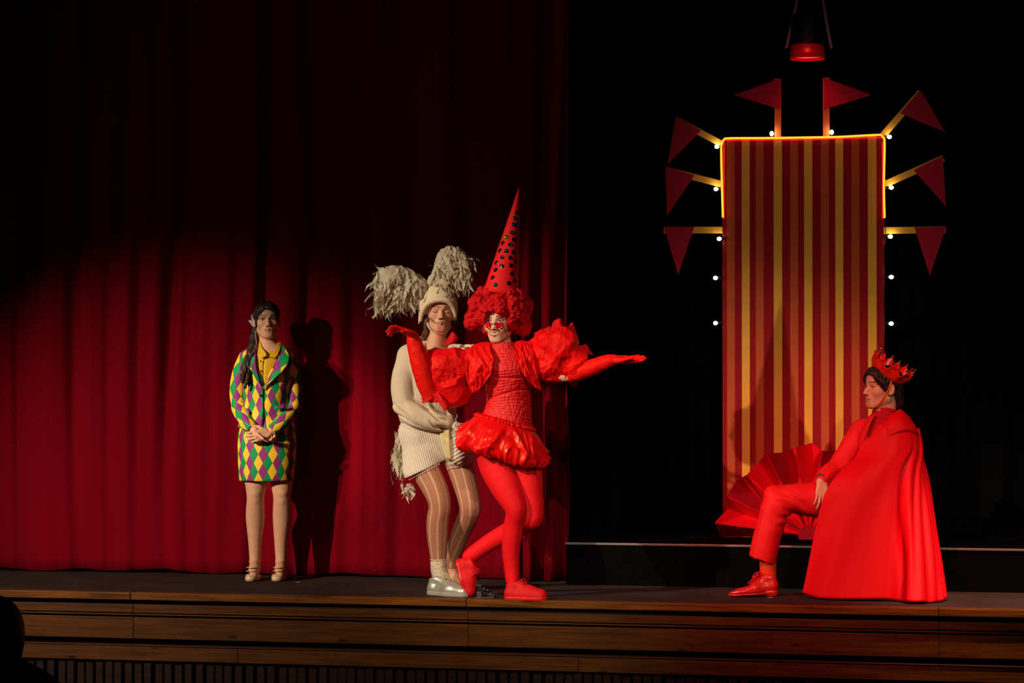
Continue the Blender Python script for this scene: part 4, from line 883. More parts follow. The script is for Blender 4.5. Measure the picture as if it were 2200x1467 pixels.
f.cap(hd.w(0, -0.03, -0.06), P(1083, 750, -0.02), 0.045, 0.046, 0.03); f.cap(hd.w(0, -0.01, -0.09), P(1082, 752, 0.005), 0.038, 0.044, 0.02)
f.cap(P(1040, 772), P(1128, 768), 0.055, 0.055, 0.04); f.cap(P(1088, 785), P(1092, 860), 0.105, 0.10, 0.04, flat=TOCAM, fl=0.75); f.cap(P(1075, 925), P(1112, 935), 0.10, 0.10, 0.05)
aL = w3.path((1022, 775, 0), (975, 808, 0.05), (930, 842, 0.07), (905, 785, 0.10), (886, 724, 0.12)); aR = w3.path((1140, 768, 0), (1180, 790, 0.03), (1214, 806, 0.05), (1265, 792, 0.08), (1316, 773, 0.10))
for a in (aL, aR): f.chain(a, [0.045, 0.042, 0.036, 0.036, 0.024], 0.03)
gL = (w3.path((1063, 960, 0.0), (1068, 1000, 0.02), (1090, 1052, 0.07), (1108, 1092, 0.10), (1106, 1118, 0.07), (1101, 1150, 0.04), (1098, 1185, 0.02), (1100, 1225, 0.01), (1101, 1248, 0.01)), [0.105, 0.098, 0.080, 0.056, 0.053, 0.054, 0.047, 0.039, 0.037])
gR = (w3.path((1118, 965, -0.02), (1130, 1010, 0.0), (1138, 1060, 0.02), (1143, 1108, 0.03), (1126, 1124, -0.02), (1085, 1147, -0.10), (1045, 1170, -0.15), (1008, 1196, -0.16)), [0.10, 0.090, 0.074, 0.062, 0.056, 0.053, 0.046, 0.040])
for g in (gL, gR): f.chain(g[0], [r-0.003 for r in g[1]], 0.03)
hlo, hhi = span([hd.o], 0.20); zneck = P(1080, 758)[2]
A = np.array([o[1] for o in f.ops]).min(0)-0.02; B = np.array([o[2] for o in f.ops]).max(0)+0.02
body_mesh('body', f, [(0.0024, [hlo[0], hlo[1], zneck], [hhi[0], hhi[1], B[2]]), (0.007, [A[0], A[1], A[2]], [B[0], B[1], zneck+0.012])], hd, W, skin=np.array(lin(236, 186, 148)[:3]), smile=True, eyes='open', lip=(0.62, 0.02, 0.02), brow=(0.03, 0.012, 0.01), lid=(0.25, 0.10, 0.08))
f = Field()
for g in (gL, gR): f.chain(g[0], g[1], 0.02)
f.ell(P(1143, 1116, 0.045), (0.05, 0.05, 0.05), None, 0.03)
field_obj('red_tights', f, 0.0035, M_redtights, W)
# wig: clumped curls round the face
f = Field(); g_ = np.random.default_rng(9); wc = P(1073, 664, -0.03); HM = np.column_stack([RT, TOCAM, ZUP])
f.ell(wc, (0.150, 0.125, 0.118), HM, 0.02)
for i in range(95):
    d = unit(g_.normal(size=3)); pos = wc+RT*d[0]*0.152+TOCAM*d[1]*0.125+ZUP*d[2]*0.118; f.ell(pos, g_.uniform(0.024, 0.040), None, 0.012)
f.ell(P(1012, 690, -0.02), (0.04, 0.05, 0.05), None, 0.02); f.ell(P(1122, 700, -0.04), (0.055, 0.05, 0.055), None, 0.02); f.ell(P(1130, 660, -0.03), (0.045, 0.05, 0.06), None, 0.02)
f.ell(hd.w(0.002, 0.11, -0.035), (0.062, 0.12, 0.078), hd.M, 0.01, -1); f.ell(hd.w(0.0, 0.02, -0.15), (0.085, 0.13, 0.09), hd.M, 0.01, -1); f.ell(hd.w(-0.004, 0.14, 0.006), (0.052, 0.075, 0.060), hd.M, 0.012, -1)
curly = lambda p: 0.009*noise3(p, 45, 3)+0.005*noise3(p, 95, 5)
wig = field_obj('curly_wig', f, 0.0035, M_wig, W, disp=curly)
V = []; Q = []
for i in range(420):                                    # springy ringlets standing out of the wig
    d = unit(g_.normal(size=3)); pos = wc+RT*d[0]*0.160+TOCAM*d[1]*0.132+ZUP*d[2]*0.126; q = hd.local(pos[None])[0]
    if q[1] > 0.03 and abs(q[0]) < 0.075 and q[2] < 0.075: continue
    if q[2] < -0.09 and abs(q[0]) < 0.10: continue
    ax_ = unit(d+g_.normal(size=3)*0.5); e1 = unit(np.cross(ax_, g_.normal(size=3))); e2 = np.cross(ax_, e1); k = len(V); ph = g_.uniform(0, 6); rr = g_.uniform(0.007, 0.013); ln = g_.uniform(0.015, 0.035); ns = 14
    for j in range(ns):
        t = j/(ns-1); a = ph+t*9; c = pos+ax_*(t*ln-0.008)+(e1*math.cos(a)+e2*math.sin(a))*rr; r2 = unit(e1*math.cos(a)+e2*math.sin(a)); 
        for u_, v_ in ((1, 0), (-0.5, 0.87), (-0.5, -0.87)): V.append(c+(r2*u_+ax_*v_)*0.0024)
    for j in range(ns-1):
        for u_ in range(3): Q.append((k+3*j+u_, k+3*j+(u_+1) % 3, k+3*j+3+(u_+1) % 3, k+3*j+3+u_))
o = mesh_obj('ringlets', np.array(V), np.array(Q), M_wig, wig); o['kind'] = 'stuff'
# cone hat with sequins
apex = P(1115, 403, -0.06); cb = P(1076, 634, -0.01); axs = unit(apex-cb); Lc = np.linalg.norm(apex-cb); rb = 0.101
e1 = unit(RT-axs*(RT@axs)); e2 = unit(TOCAM-axs*(TOCAM@axs)-e1*(TOCAM@e1))
th = np.linspace(0, 2*np.pi, 48, endpoint=False); rows = [cb+axs*Lc*t+np.outer(np.cos(th), e1)*(rb*(1-t)+0.001)+np.outer(np.sin(th), e2)*(rb*(1-t)+0.001) for t in np.linspace(0, 1, 24)]
cone = ring_loft('cone_hat', [r for r in rows], M_cone, W, closed=True, solid=0.002)
seam = sweep('hat_seam', [cb+e1*(rb*0.86)+e2*rb*0.45, cb+axs*Lc*0.5+(e1*(rb*0.86)+e2*rb*0.45)*0.5, apex-axs*0.01], 0.002, M_cone, cone, n=6, steps=10)
for (x, y, d) in [(482, 247, 1), (467, 283, 0), (461, 327, 0), (447, 382, 0), (409, 412, 0), (461, 430, 1), (384, 453, 1), (438, 465, 0), (365, 505, 1), (408, 508, 0), (456, 518, 1), (380, 551, 0), (437, 555, 0), (339, 588, 1), (441, 608, 1), (377, 613, 0), (335, 637, 1), (447, 665, 1), (315, 690, 1), (425, 728, 1), (333, 740, 0), (466, 712, 0), (471, 580, 1)]:
    px, py = 960+x/3.189, 380+y/3.189; p = P(px, py, 0.03)
    for _ in range(12):
        t = np.clip((p-cb)@axs/Lc, 0, 0.97); r = rb*(1-t); off = (p-cb)@e1; s_a = np.clip(off/r, -0.96, 0.96); tgt = cb+axs*Lc*t+e1*r*s_a+e2*r*math.sqrt(1-s_a**2); b_ = w3.d0-(tgt-CAM)@FW; p = P(px, py, b_)
    t = np.clip((p-cb)@axs/Lc, 0, 0.97); r = rb*(1-t); s_a = np.clip(((p-cb)@e1)/r, -0.96, 0.96); nn = unit(e1*s_a+e2*math.sqrt(1-s_a**2)+axs*rb/Lc); tt = unit(np.cross(nn, axs)); bb = np.cross(nn, tt); c = cb+axs*Lc*t+(e1*s_a+e2*math.sqrt(1-s_a**2))*r+nn*0.001
    ph = np.linspace(0, 2*np.pi, 14, endpoint=False); rs = 0.0148
    V = np.vstack([c+nn*0.002]+[c+(tt*math.cos(a)+bb*math.sin(a))*rs*0.55+nn*0.0032 for a in ph]+[c+(tt*math.cos(a)+bb*math.sin(a))*rs for a in ph])
    mesh_obj('sequin', V, [(0, 1+j, 1+(j+1) % 14) for j in range(14)]+[(1+j, 15+j, 15+(j+1) % 14, 1+(j+1) % 14) for j in range(14)], M_seqd if d else M_seq, cone, smooth=False)
# heart-shaped glasses
gl_ = None
for g, cx in ((-1, -0.033), (1, 0.033)):
    th = np.linspace(0, 2*np.pi, 28, endpoint=False); hx = 16*np.sin(th)**3; hz = 13*np.cos(th)-5*np.cos(2*th)-2*np.cos(3*th)-np.cos(4*th)
    k = 0.0235/16
    pl = [hd.w(cx+a*k, 0.108-abs(cx+a*k)*0.36, -0.020+b_*k*0.95) for a, b_ in zip(hx, hz)]
    gl_ = prism('glasses_lens', pl, 0.003, -hd.M[:, 1], M_lens, W)
    for a in (-0.5, -0.15, 0.3, 0.75): j = int((0.5+a*0.28)*28) % 28; ellipsoid('pearl', pl[j]+hd.M[:, 1]*0.002, 0.0036, M_pearl, gl_, 8, 6)
    sweep('glasses_arm', [hd.w(cx+g*0.020, 0.092, -0.010), hd.w(g*0.079, 0.03, 0.004), hd.w(g*0.080, -0.01, 0.006)], 0.0018, M_metal, gl_, n=6)
    sweep('glasses_chain', [hd.w(cx+g*0.02, 0.09, -0.02), hd.w(g*0.062, 0.062, -0.06), hd.w(g*0.066, 0.03, -0.05)], 0.0014, M_metal, gl_, n=6)
sweep('glasses_bridge', [hd.w(-0.014, 0.106, -0.012), hd.w(0, 0.110, -0.010), hd.w(0.014, 0.106, -0.012)], 0.0018, M_metal, W, n=6)
# shirred bodice
def sect3(cx, py, b, aw, bd, th, tilt=0.0): c = P(cx, py, b); r_ = RT*math.cos(tilt)-ZUP*math.sin(tilt); return c+np.outer(np.sin(th)*aw, r_)+np.outer(np.cos(th)*bd, TOCAM)
rows = [(1081, 735, 0.0, 0.060, 0.062), (1083, 745, 0.0, 0.072, 0.070), (1086, 757, 0.002, 0.100, 0.078), (1088, 772, 0.006, 0.122, 0.096), (1090, 795, 0.012, 0.130, 0.112), (1092, 828, 0.006, 0.124, 0.104), (1093, 855, 0.004, 0.121, 0.098), (1093, 880, 0.006, 0.127, 0.104), (1090, 902, 0.008, 0.140, 0.114), (1086, 925, 0.008, 0.165, 0.125)]
Q = profile(rows, 190); rings = []; th = np.linspace(0, 2*np.pi, 260, endpoint=False)
for i, r in enumerate(Q):
    tl = 0.26*smooth01(r[1], 830, 905); ring = sect3(r[0], r[1], r[2], r[3], r[4], th, tl)
    yy = r[1]+6*np.sin(th*1+0.6)+2*np.sin(th*3+r[1]*0.03); band = np.abs(np.sin(yy*np.pi/6.5))
    nz = noise3(np.column_stack([np.sin(th)*3.0, np.cos(th)*3.0, np.full(260, r[1]*0.035)]), 3.0)
    fine = np.sin(th*95+4*noise3(np.column_stack([np.sin(th), np.cos(th), np.full(260, r[1]*0.12)]), 4.0))
    deep = -0.008*np.exp(-((yy-814-9*np.sin(th))/2.2)**2)-0.007*np.exp(-((yy-849+6*np.sin(th+0.5))/2.2)**2)
    dsp = 0.003+0.0022*band+0.0013*fine*(0.4+0.6*band)+0.003*nz+deep
    ring = ring+dsp[:, None]*(np.outer(np.sin(th), RT)+np.outer(np.cos(th), TOCAM)); rings.append(ring)
ring_loft('shirred_bodice', rings, M_shir, W)
# bubble skirt
th = np.linspace(0, 2*np.pi, 300, endpoint=False); rings = []; T_ = np.linspace(0, 1, 90)
prof = catmull([(0, 0.158, 0), (0.05, 0.172, 0), (0.25, 0.208, 0), (0.5, 0.240, 0), (0.72, 0.256, 0), (0.88, 0.250, 0), (0.97, 0.222, 0), (0.97, 0.180, 0), (0.90, 0.13, 0)], 90)
c0, c1 = P(1085, 905, 0.005), P(1074, 986, 0.015); tl = 0.25; r_ = RT*math.cos(tl)-ZUP*math.sin(tl)
cs = np.column_stack([np.sin(th), np.cos(th)])
for i in range(90):
    v, rad = prof[i, 0], prof[i, 1]; g = smooth01(v, 0.0, 0.5); t = i/89
    n1 = noise3(np.column_stack([cs*2.2, np.full(300, v*0.9)]), 1.0, 1); n2 = noise3(np.column_stack([cs*3.0, np.full(300, v*1.3)]), 1.5, 2)
    n3 = noise3(np.column_stack([cs*1.7, np.full(300, v*0.8)]), 1.25, 6)
    ridge = np.clip(1-2.0*np.abs(n3), 0, 1)**1.8; rid2 = np.clip(1-2.0*np.abs(n2), 0, 1)**2.2; rid3 = 1-np.abs(np.sin(13*th+4*n1+2.5*v))
    d = g*(0.036*ridge-0.016+0.012*n1)+0.016*rid2*g+(0.003+0.010*smooth01(v, 0.7, 0.97))*rid3*0.8+0.003*np.sin(60*th+6*n1)*(1-smooth01(v, 0.0, 0.10))
    rr = rad+d; drop = 0.020*n1*smooth01(v, 0.6, 1.0)+0.012*rid2*smooth01(v, 0.8, 1.0)
    c = c0*(1-v)+c1*v; rings.append(c+np.outer(np.sin(th)*rr, r_)+np.outer(np.cos(th)*rr*0.80, TOCAM)-np.outer(drop, ZUP))
ring_loft('bubble_skirt', rings, M_satin, W)
rf = []
for i, (dv, dr) in enumerate(((0.0, 0.162), (0.02, 0.176), (0.045, 0.178))):
    wv = 0.006*np.sin(44*th+np.sin(7*th)*3)*(i > 0); c = c0*(1-dv)+c1*dv+ZUP*(0.012 if i == 0 else 0); rf.append(c+np.outer(np.sin(th)*(dr+wv), r_)+np.outer(np.cos(th)*(dr*0.8+wv), TOCAM))
ring_loft('waist_frill', rf, M_satin, W, solid=0.003)
# bolero fronts and back
def bl(amp, sd):
    def g(s, t):
        q_ = np.stack([s*3.0+t*0.8, t*4.0-s*1.2, 0*s+0*t+sd], -1); r1 = 1-2.4*np.abs(noise3(q_, 1.0, sd)); r2 = 1-2.4*np.abs(noise3(q_, 2.3, sd+1))
        return TOCAM*(amp*np.sin(np.pi*t)*np.sin(np.pi*np.clip(s+0.15, 0, 1))+0.012*r1+0.005*r2)[..., None]
    return g
patch('bolero_front', w3.path((1002, 748, 0.06), (1000, 780, 0.10), (1003, 815, 0.11), (1013, 846, 0.10)), w3.path((1050, 742, 0.06), (1061, 768, 0.12), (1058, 798, 0.135), (1030, 836, 0.12)), M_satin2, W, 50, 40, bl(0.012, 2), 0.004)
patch('bolero_front', w3.path((1106, 742, 0.06), (1112, 772, 0.115), (1126, 806, 0.13), (1152, 834, 0.11)), w3.path((1142, 738, 0.03), (1156, 770, 0.075), (1157, 805, 0.09), (1163, 840, 0.09)), M_satin2, W, 50, 40, bl(0.012, 5), 0.004)
patch('bolero_back', w3.path((1010, 755, -0.06), (1008, 800, -0.12), (1015, 838, -0.11)), w3.path((1150, 745, -0.06), (1156, 800, -0.12), (1158, 832, -0.11)), M_satin2, W, 16, 16, lambda s, t: -TOCAM*(0.03*np.sin(np.pi*t))[..., None]+0*s[..., None], 0.004)
patch('bolero_shoulder', w3.path((1010, 749, 0.06), (1014, 745, 0.0), (1016, 752, -0.07)), w3.path((1054, 742, 0.05), (1058, 738, 0.0), (1060, 745, -0.06)), M_satin2, W, 10, 10, lambda s, t: ZUP*(0.016*np.sin(np.pi*s)-0.012*(2*t-1)**2)[..., None]+0*t[..., None], 0.004)
patch('bolero_shoulder', w3.path((1104, 741, 0.05), (1104, 737, 0.0), (1104, 744, -0.06)), w3.path((1140, 743, 0.05), (1139, 738, 0.0), (1140, 746, -0.06)), M_satin2, W, 10, 10, lambda s, t: ZUP*(0.016*np.sin(np.pi*s)-0.012*(2*t-1)**2)[..., None]+0*t[..., None], 0.004)
# puffed sleeves, crumpled
crum = lambda sd: (lambda p: 0.018*(1-np.abs(noise3(p, 6.0, sd))*2.2)+0.007*(1-2*np.abs(noise3(p, 12, sd+3)))+0.003*(1-2*np.abs(noise3(p, 36, sd+3)))-0.004)
f = Field(); f.ell(P(985, 785, 0.03), (0.078, 0.075, 0.088), HM, 0.03); f.ell(P(957, 795, 0.06), (0.092, 0.08, 0.108), HM, 0.03); f.ell(P(972, 838, 0.05), (0.088, 0.075, 0.082), HM, 0.03); f.ell(P(935, 775, 0.05), (0.05, 0.055, 0.055), HM, 0.03); f.cap(P(1012, 775, 0.01), P(985, 800, 0.03), 0.07, 0.07, 0.03)
field_obj('puff_sleeve', f, 0.0045, M_satin2, W, disp=crum(1))
f = Field(); f.ell(P(1172, 755, 0.02), (0.082, 0.082, 0.112), HM, 0.03); f.ell(P(1205, 750, 0.04), (0.096, 0.088, 0.112), HM, 0.03); f.ell(P(1228, 776, 0.05), (0.082, 0.07, 0.075), HM, 0.03); f.ell(P(1192, 792, 0.04), (0.075, 0.065, 0.072), HM, 0.03); f.cap(P(1145, 758, 0.0), P(1170, 785, 0.03), 0.065, 0.06, 0.02)
field_obj('puff_sleeve', f, 0.0045, M_satin2, W, disp=crum(2))
def bow(a, b, c, d, m=None, bulge=0.012): patch('ribbon_bow', w3.path(*a), w3.path(*b), m or M_redtulle, W, 8, 8, lambda s, t: TOCAM*(bulge*np.sin(np.pi*t)*np.sin(np.pi*s)+0.006*np.sin(5*s+7*t))[..., None], 0.003)
for a, b in ((((889, 795, 0.12), (892, 818, 0.13)), ((906, 800, 0.10), (910, 815, 0.11))), (((896, 822, 0.12), (905, 836, 0.13)), ((912, 812, 0.10), (916, 826, 0.10))),
             (((905, 852, 0.12), (908, 866, 0.13)), ((932, 846, 0.10), (936, 860, 0.12))), (((930, 846, 0.12), (955, 884, 0.15)), ((940, 842, 0.12), (968, 874, 0.14))), (((936, 845, 0.11), (925, 866, 0.12)), ((948, 846, 0.11), (950, 862, 0.12))),
             (((1146, 716, 0.0), (1168, 722, 0.05)), ((1182, 700, 0.0), (1192, 716, 0.05))), (((1183, 712, 0.03), (1188, 692, 0.02), (1200, 684, 0.02)), ((1208, 722, 0.03), (1210, 700, 0.02), (1206, 684, 0.02))), (((1214, 706, -0.03), (1222, 722, -0.03)), ((1230, 692, -0.05), (1245, 731, -0.05))),
             (((1241, 744, 0.03), (1246, 758, 0.04)), ((1260, 739, 0.0), (1276, 764, 0.01))), (((1218, 818, 0.0), (1226, 832, 0.0)), ((1238, 818, -0.02), (1240, 831, -0.02))), (((1150, 735, 0.03), (1166, 742, 0.06)), ((1168, 724, 0.03), (1180, 745, 0.07))),
             (((955, 738, -0.02), (966, 720, -0.05), (972, 712, -0.06)), ((950, 744, 0.0), (978, 736, -0.03), (984, 722, -0.05)))):
    bow(a, b, 0, 0)
for (x, y) in ((1150, 735), (1190, 690)): pass
# long gloves
def glove(path, rad, wr, d, n, thumb, sd, **kw):
    f = Field(); f.chain(path, rad, 0.015); hand(f, wr, d, n, thumb, fat=1.12, **kw)
    return field_obj('satin_glove', f, 0.0026, M_glove, W, disp=lambda p: 0.0016*(1-2*np.abs(noise3(p, 20, sd)))+0.0004*(1-2*np.abs(noise3(p, 60, sd))))
wl = P(887, 720, 0.122); glove(w3.path((958, 832, 0.065), (932, 846, 0.07), (922, 838, 0.08), (905, 785, 0.105), (890, 735, 0.118), (886, 722, 0.122)), [0.036, 0.042, 0.050, 0.052, 0.038, 0.027], wl, P(850, 703, 0.15)-wl, -ZUP*0.8-RT*0.3+TOCAM*0.2, TOCAM, 6, sc=0.92, curls=((5, 20, 15), (18, 25, 20), (26, 30, 20), (32, 30, 20)), tcurl=10, spread=5)
wr = P(1318, 772, 0.10); glove(w3.path((1228, 803, 0.055), (1262, 793, 0.08), (1300, 778, 0.095), (1318, 772, 0.10)), [0.046, 0.044, 0.035, 0.026], wr, P(1385, 772, 0.10)-wr, ZUP*0.9+TOCAM*0.4, TOCAM-ZUP*0.3, 7, sc=0.98, curl=(4, 6, 8), tcurl=35, spread=3, tout=0.5)
sneaker(W, 'red_sneaker', at_z(1087, 1288), at_z(1174, 1290.5), ZUP, M_redshoe, M_redsole, 0.047, high=0.095)
sneaker(W, 'red_sneaker', P(981, 1206, -0.14), P(1001, 1283, -0.11), RT+TOCAM*0.25+ZUP*0.2, M_redshoe, M_redsole, 0.046, high=0.095)
# ribbon trailing across the neighbour's chin
patch('ribbon_tail', w3.path((940, 700, -0.2), (941, 715, -0.19), (942, 738, -0.16)), w3.path((947, 702, -0.2), (948, 716, -0.19), (950, 738, -0.16)), mat('sheer_red_ribbon', lin(220, 30, 24), 0.7, trans=0.55), W, 10, 4, solid=0.0)
# ------------------------------------------------------------------ the seated king
M_cape = mat('red_velvet_cape', lin(226, 2, 24), 0.6, 0.2, sheen=0.05, bump=0.1, bscale=250)
M_suit = mat('red_suit_cloth', lin(226, 12, 22), 0.65, 0.3, bump=0.12, bscale=250)
M_turtle = mat('crimson_knit', lin(178, 14, 30), 0.8, 0.2)
M_osock = mat('orange_sock', lin(214, 62, 22), 0.8, 0.2)
M_oshoe = mat('red_leather', lin(206, 30, 24), 0.32, 0.5, coat=0.2)
M_crown = mat('red_foil_card', lin(224, 34, 20), 0.35, 0.5)
M_gold = mat('gold_bead', lin(250, 200, 90), 0.15, 0.6, metal=1.0)
M_strap = mat('orange_elastic', lin(240, 96, 16), 0.7)
M_khair = mat('near_black_hair', lin(40, 24, 18), 0.45, 0.4, bump=0.5, bscale=50, stretch=(4, 4, 1), vary=0.3, vscale=30)
w4 = Fig(14.62); P = w4.p; base4 = at_z(1800, 1272)
W = thing('person', 'seated man in red suit, long red cape and crown, seen in profile', 'person', tuple(base4))
hd = Head(P(1894, 833, 0.0), facing(-64, 4, 2), 1.07)
f = Field(); hd.build(f, jaw=1.06)
f.cap(hd.w(0, -0.035, -0.06), P(1902, 905, 0.0), 0.055, 0.060, 0.03); f.cap(hd.w(0, -0.01, -0.09), P(1895, 905, 0.0), 0.042, 0.056, 0.02)
TF = hd.M[:, 1]*np.array([1, 1, 0]); TF = unit(TF); TL = np.cross(ZUP, TF)*-1.0; TL = unit(hd.M[:, 0]*np.array([1, 1, 0]))
f.cap(P(1866, 942, -0.07), P(1934, 945, 0.06), 0.05, 0.05, 0.04); f.cap(P(1897, 950, 0), P(1880, 1050, 0), 0.13, 0.12, 0.05, flat=TF, fl=0.75); f.cap(P(1872, 1075, -0.07), P(1885, 1080, 0.09), 0.10, 0.10, 0.05)
arm = w4.path((1848, 925, -0.09), (1818, 975, -0.07), (1798, 1008, -0.03), (1778, 1022, 0.04), (1764, 1034, 0.085)); f.chain(arm, [0.046, 0.042, 0.038, 0.034, 0.027], 0.03)
arm2 = w4.path((1938, 935, 0.08), (1940, 985, 0.08), (1925, 1035, 0.10), (1890, 1058, 0.14)); f.chain(arm2, [0.046, 0.042, 0.036, 0.03], 0.03)
hand(f, P(1890, 1058, 0.14), -RT, -ZUP, TOCAM, 0.95, (15, 20, 20))
lgA = w4.path((1862, 1078, -0.04), (1770, 1074, 0.0), (1692, 1068, 0.03), (1668, 1080, 0.04), (1658, 1120, 0.04), (1648, 1180, 0.035), (1650, 1240, 0.03)); f.chain(lgA, [0.085, 0.08, 0.066, 0.058, 0.054, 0.045, 0.036], 0.03)
lgB = w4.path((1880, 1082, 0.08), (1830, 1085, 0.13), (1805, 1098, 0.14), (1802, 1150, 0.12), (1802, 1240, 0.08)); f.chain(lgB, [0.085, 0.075, 0.06, 0.05, 0.036], 0.03)
f.cap(P(1652, 1248, 0.03), P(1620, 1270, 0.03), 0.026, 0.016, 0.02); f.cap(P(1802, 1248, 0.08), P(1785, 1262, 0.08), 0.026, 0.016, 0.02)
hw = P(1765, 1033, 0.088); hand(f, hw, P(1765, 1085, 0.145)-hw, -RT*0.2-TOCAM*0.9, RT, 1.0, (12, 28, 25), tcurl=30, spread=3, tout=0.55, curls=((16, 30, 22), (14, 30, 22), (12, 30, 22), (10, 28, 22)))
hlo, hhi = span([hd.o], 0.21); zneck = P(1895, 912)[2]
A = np.array([o[1] for o in f.ops]).min(0)-0.02; B = np.array([o[2] for o in f.ops]).max(0)+0.02; h0, h1 = span([hw, P(1764, 1090, 0.12)], 0.07)
xs_ = h1[0]
body_mesh('body', f, [(0.0024, [hlo[0], hlo[1], zneck], [hhi[0], hhi[1], B[2]]), (0.0024, [h0[0]-0.03, A[1], h0[2]], [h1[0]-0.01, B[1], hw[2]+0.02]), (0.008, [h1[0]-0.018, A[1], A[2]], [B[0], B[1], zneck+0.012]), (0.008, [A[0], A[1], A[2]], [h1[0]-0.008, B[1], h0[2]+0.008]), (0.006, [A[0], A[1], hw[2]+0.012], [h1[0]-0.008, B[1], zneck])],
          hd, W, skin=np.array(lin(216, 160, 126)[:3]), eyes='open', lip=(0.46, 0.16, 0.13), brow=(0.03, 0.016, 0.01))
f = Field(); E = lambda c, r, k=0.01, op=1: f.ell(hd.w(*c), np.array(r)*hd.sc, hd.M, k, op)
E((0, -0.026, 0.038), (0.082, 0.098, 0.084)); E((0, 0.028, 0.052), (0.075, 0.070, 0.067), 0.02); E((0, -0.075, -0.02), (0.062, 0.045, 0.06), 0.03); E((0, 0.128, -0.012), (0.070, 0.088, 0.088), 0.010, -1); E((0, 0.0, -0.12), (0.10, 0.075, 0.085), 0.012, -1)
f.ell(hd.w(0.083, -0.014, -0.006), (0.02, 0.022, 0.03), hd.M, 0.006, -1)
for g in (1, -1): f.chain([hd.w(g*0.045, 0.062, 0.060), hd.w(g*0.066, 0.052, 0.035), hd.w(g*0.074, 0.030, 0.010), hd.w(g*0.076, 0.022, -0.008)], [0.014, 0.015, 0.013, 0.006], 0.015)
f.ell(P(1932, 862, -0.02), (0.03, 0.03, 0.04), None, 0.02)
field_obj('hair', f, 0.0032, M_khair, W, disp=strand)
# crown: tilted back, pointed, with gold beads
cc = hd.w(0.0, -0.022, 0.062); ca = unit(ZUP*0.84+RT*0.50+TOCAM*0.10); c1_ = unit(RT-ca*(RT@ca)); c2_ = np.cross(ca, c1_)
th = np.linspace(0, 2*np.pi, 169); NP = 8
up_h = 0.046+0.064*np.abs(np.cos(th*NP/2))**2.6; rows = []
for t in np.linspace(0, 1, 12): rr = 0.094+0.030*t; rows.append(cc+np.outer(np.cos(th)*rr, c1_)+np.outer(np.sin(th)*rr*1.04, c2_)+np.outer(up_h*t, ca))
crown = ring_loft('crown', rows, M_crown, W, closed=False, solid=0.003)
for i in range(NP):
    a = 2*np.pi*i/NP; pos = lambda r, h: cc+c1_*math.cos(a)*r+c2_*math.sin(a)*r*1.04+ca*h; tng = -c1_*math.sin(a)+c2_*math.cos(a)
    ellipsoid('crown_bead', pos(0.127, 0.117), 0.0075, M_gold, crown, 10, 6)
    for sg in (-1, 1):
        sweep('crown_scroll', [pos(0.120, 0.070), pos(0.123, 0.078)+tng*sg*0.014, pos(0.125, 0.090)+tng*sg*0.018], [0.005, 0.006, 0.003], M_crown, crown, n=8, steps=8)
        ellipsoid('crown_bead', pos(0.126, 0.093)+tng*sg*0.019, 0.0058, M_gold, crown, 8, 6)
    a2 = a+np.pi/NP; q_ = cc+c1_*math.cos(a2)*0.098+c2_*math.sin(a2)*0.102+ca*0.010; ellipsoid('crown_bead', q_, 0.0045, M_gold, crown, 8, 6)
patch('crown_strap', [hd.w(0.084, -0.012, 0.045), hd.w(0.083, 0.004, 0.0), hd.w(0.070, 0.026, -0.060), hd.w(0.040, 0.045, -0.108)], [hd.w(0.084, 0.000, 0.045), hd.w(0.083, 0.016, 0.0), hd.w(0.069, 0.038, -0.058), hd.w(0.037, 0.056, -0.104)], M_strap, W, 12, 4, solid=0.002)
# turtleneck, jacket, trousers
f = Field(); f.cap(hd.w(0, -0.028, -0.092), P(1902, 912, 0.0), 0.062, 0.078, 0.02); f.cap(P(1893, 908, 0.0), P(1882, 985, 0.02), 0.07, 0.125, 0.03); f.half(hd.w(0, -0.02, -0.098), hd.M[:, 2]-hd.M[:, 1]*0.15, 0.006)
field_obj('turtleneck', f, 0.0035, M_turtle, W, disp=lambda p: 0.0032*np.sin((p[:, 2]+0.2*(p@RT))*2*np.pi/0.026)*smooth01(p[:, 2], P(1890, 925)[2], P(1890, 905)[2]))
f = Field(); f.cap(P(1862, 928, -0.07), P(1938, 930, 0.07), 0.075, 0.075, 0.05); f.cap(P(1890, 960, 0.0), P(1872, 1055, 0.0), 0.155, 0.14, 0.05, flat=TF, fl=0.8); f.cap(P(1850, 1065, 0), P(1885, 1075, 0.02), 0.12, 0.12, 0.04)
f.chain(w4.path((1850, 925, -0.08), (1820, 975, -0.06), (1798, 1006, -0.02), (1780, 1018, 0.035), (1768, 1027, 0.072)), [0.064, 0.062, 0.054, 0.047, 0.040], 0.02)
f.cap(hd.w(0, -0.02, -0.08), P(1893, 920, 0.02), 0.066, 0.064, 0.01, op=-1); f.cap(P(1880, 900, 0.06), P(1846, 972, 0.11), 0.035, 0.006, 0.01, op=-1)
field_obj('jacket', f, 0.0042, M_suit, W, disp=lambda p: 0.004*noise3(p, 14, 6)+0.003*np.sin((p@RT*0.5-p[:, 2]*0.8)*110+4*noise3(p, 8))*smooth01(-(p@RT), -P(1830, 1000)@RT, -P(1800, 1000)@RT))
patch('lapel', w4.path((1868, 893, 0.04), (1852, 925, 0.075), (1844, 965, 0.105)), w4.path((1880, 890, 0.07), (1866, 918, 0.11), (1846, 968, 0.12)), M_suit, W, 14, 6, solid=0.004)
patch('lapel', w4.path((1925, 884, 0.08), (1915, 903, 0.115), (1893, 925, 0.15)), w4.path((1912, 893, 0.10), (1900, 908, 0.13), (1885, 925, 0.155)), M_suit, W, 14, 6, solid=0.004)
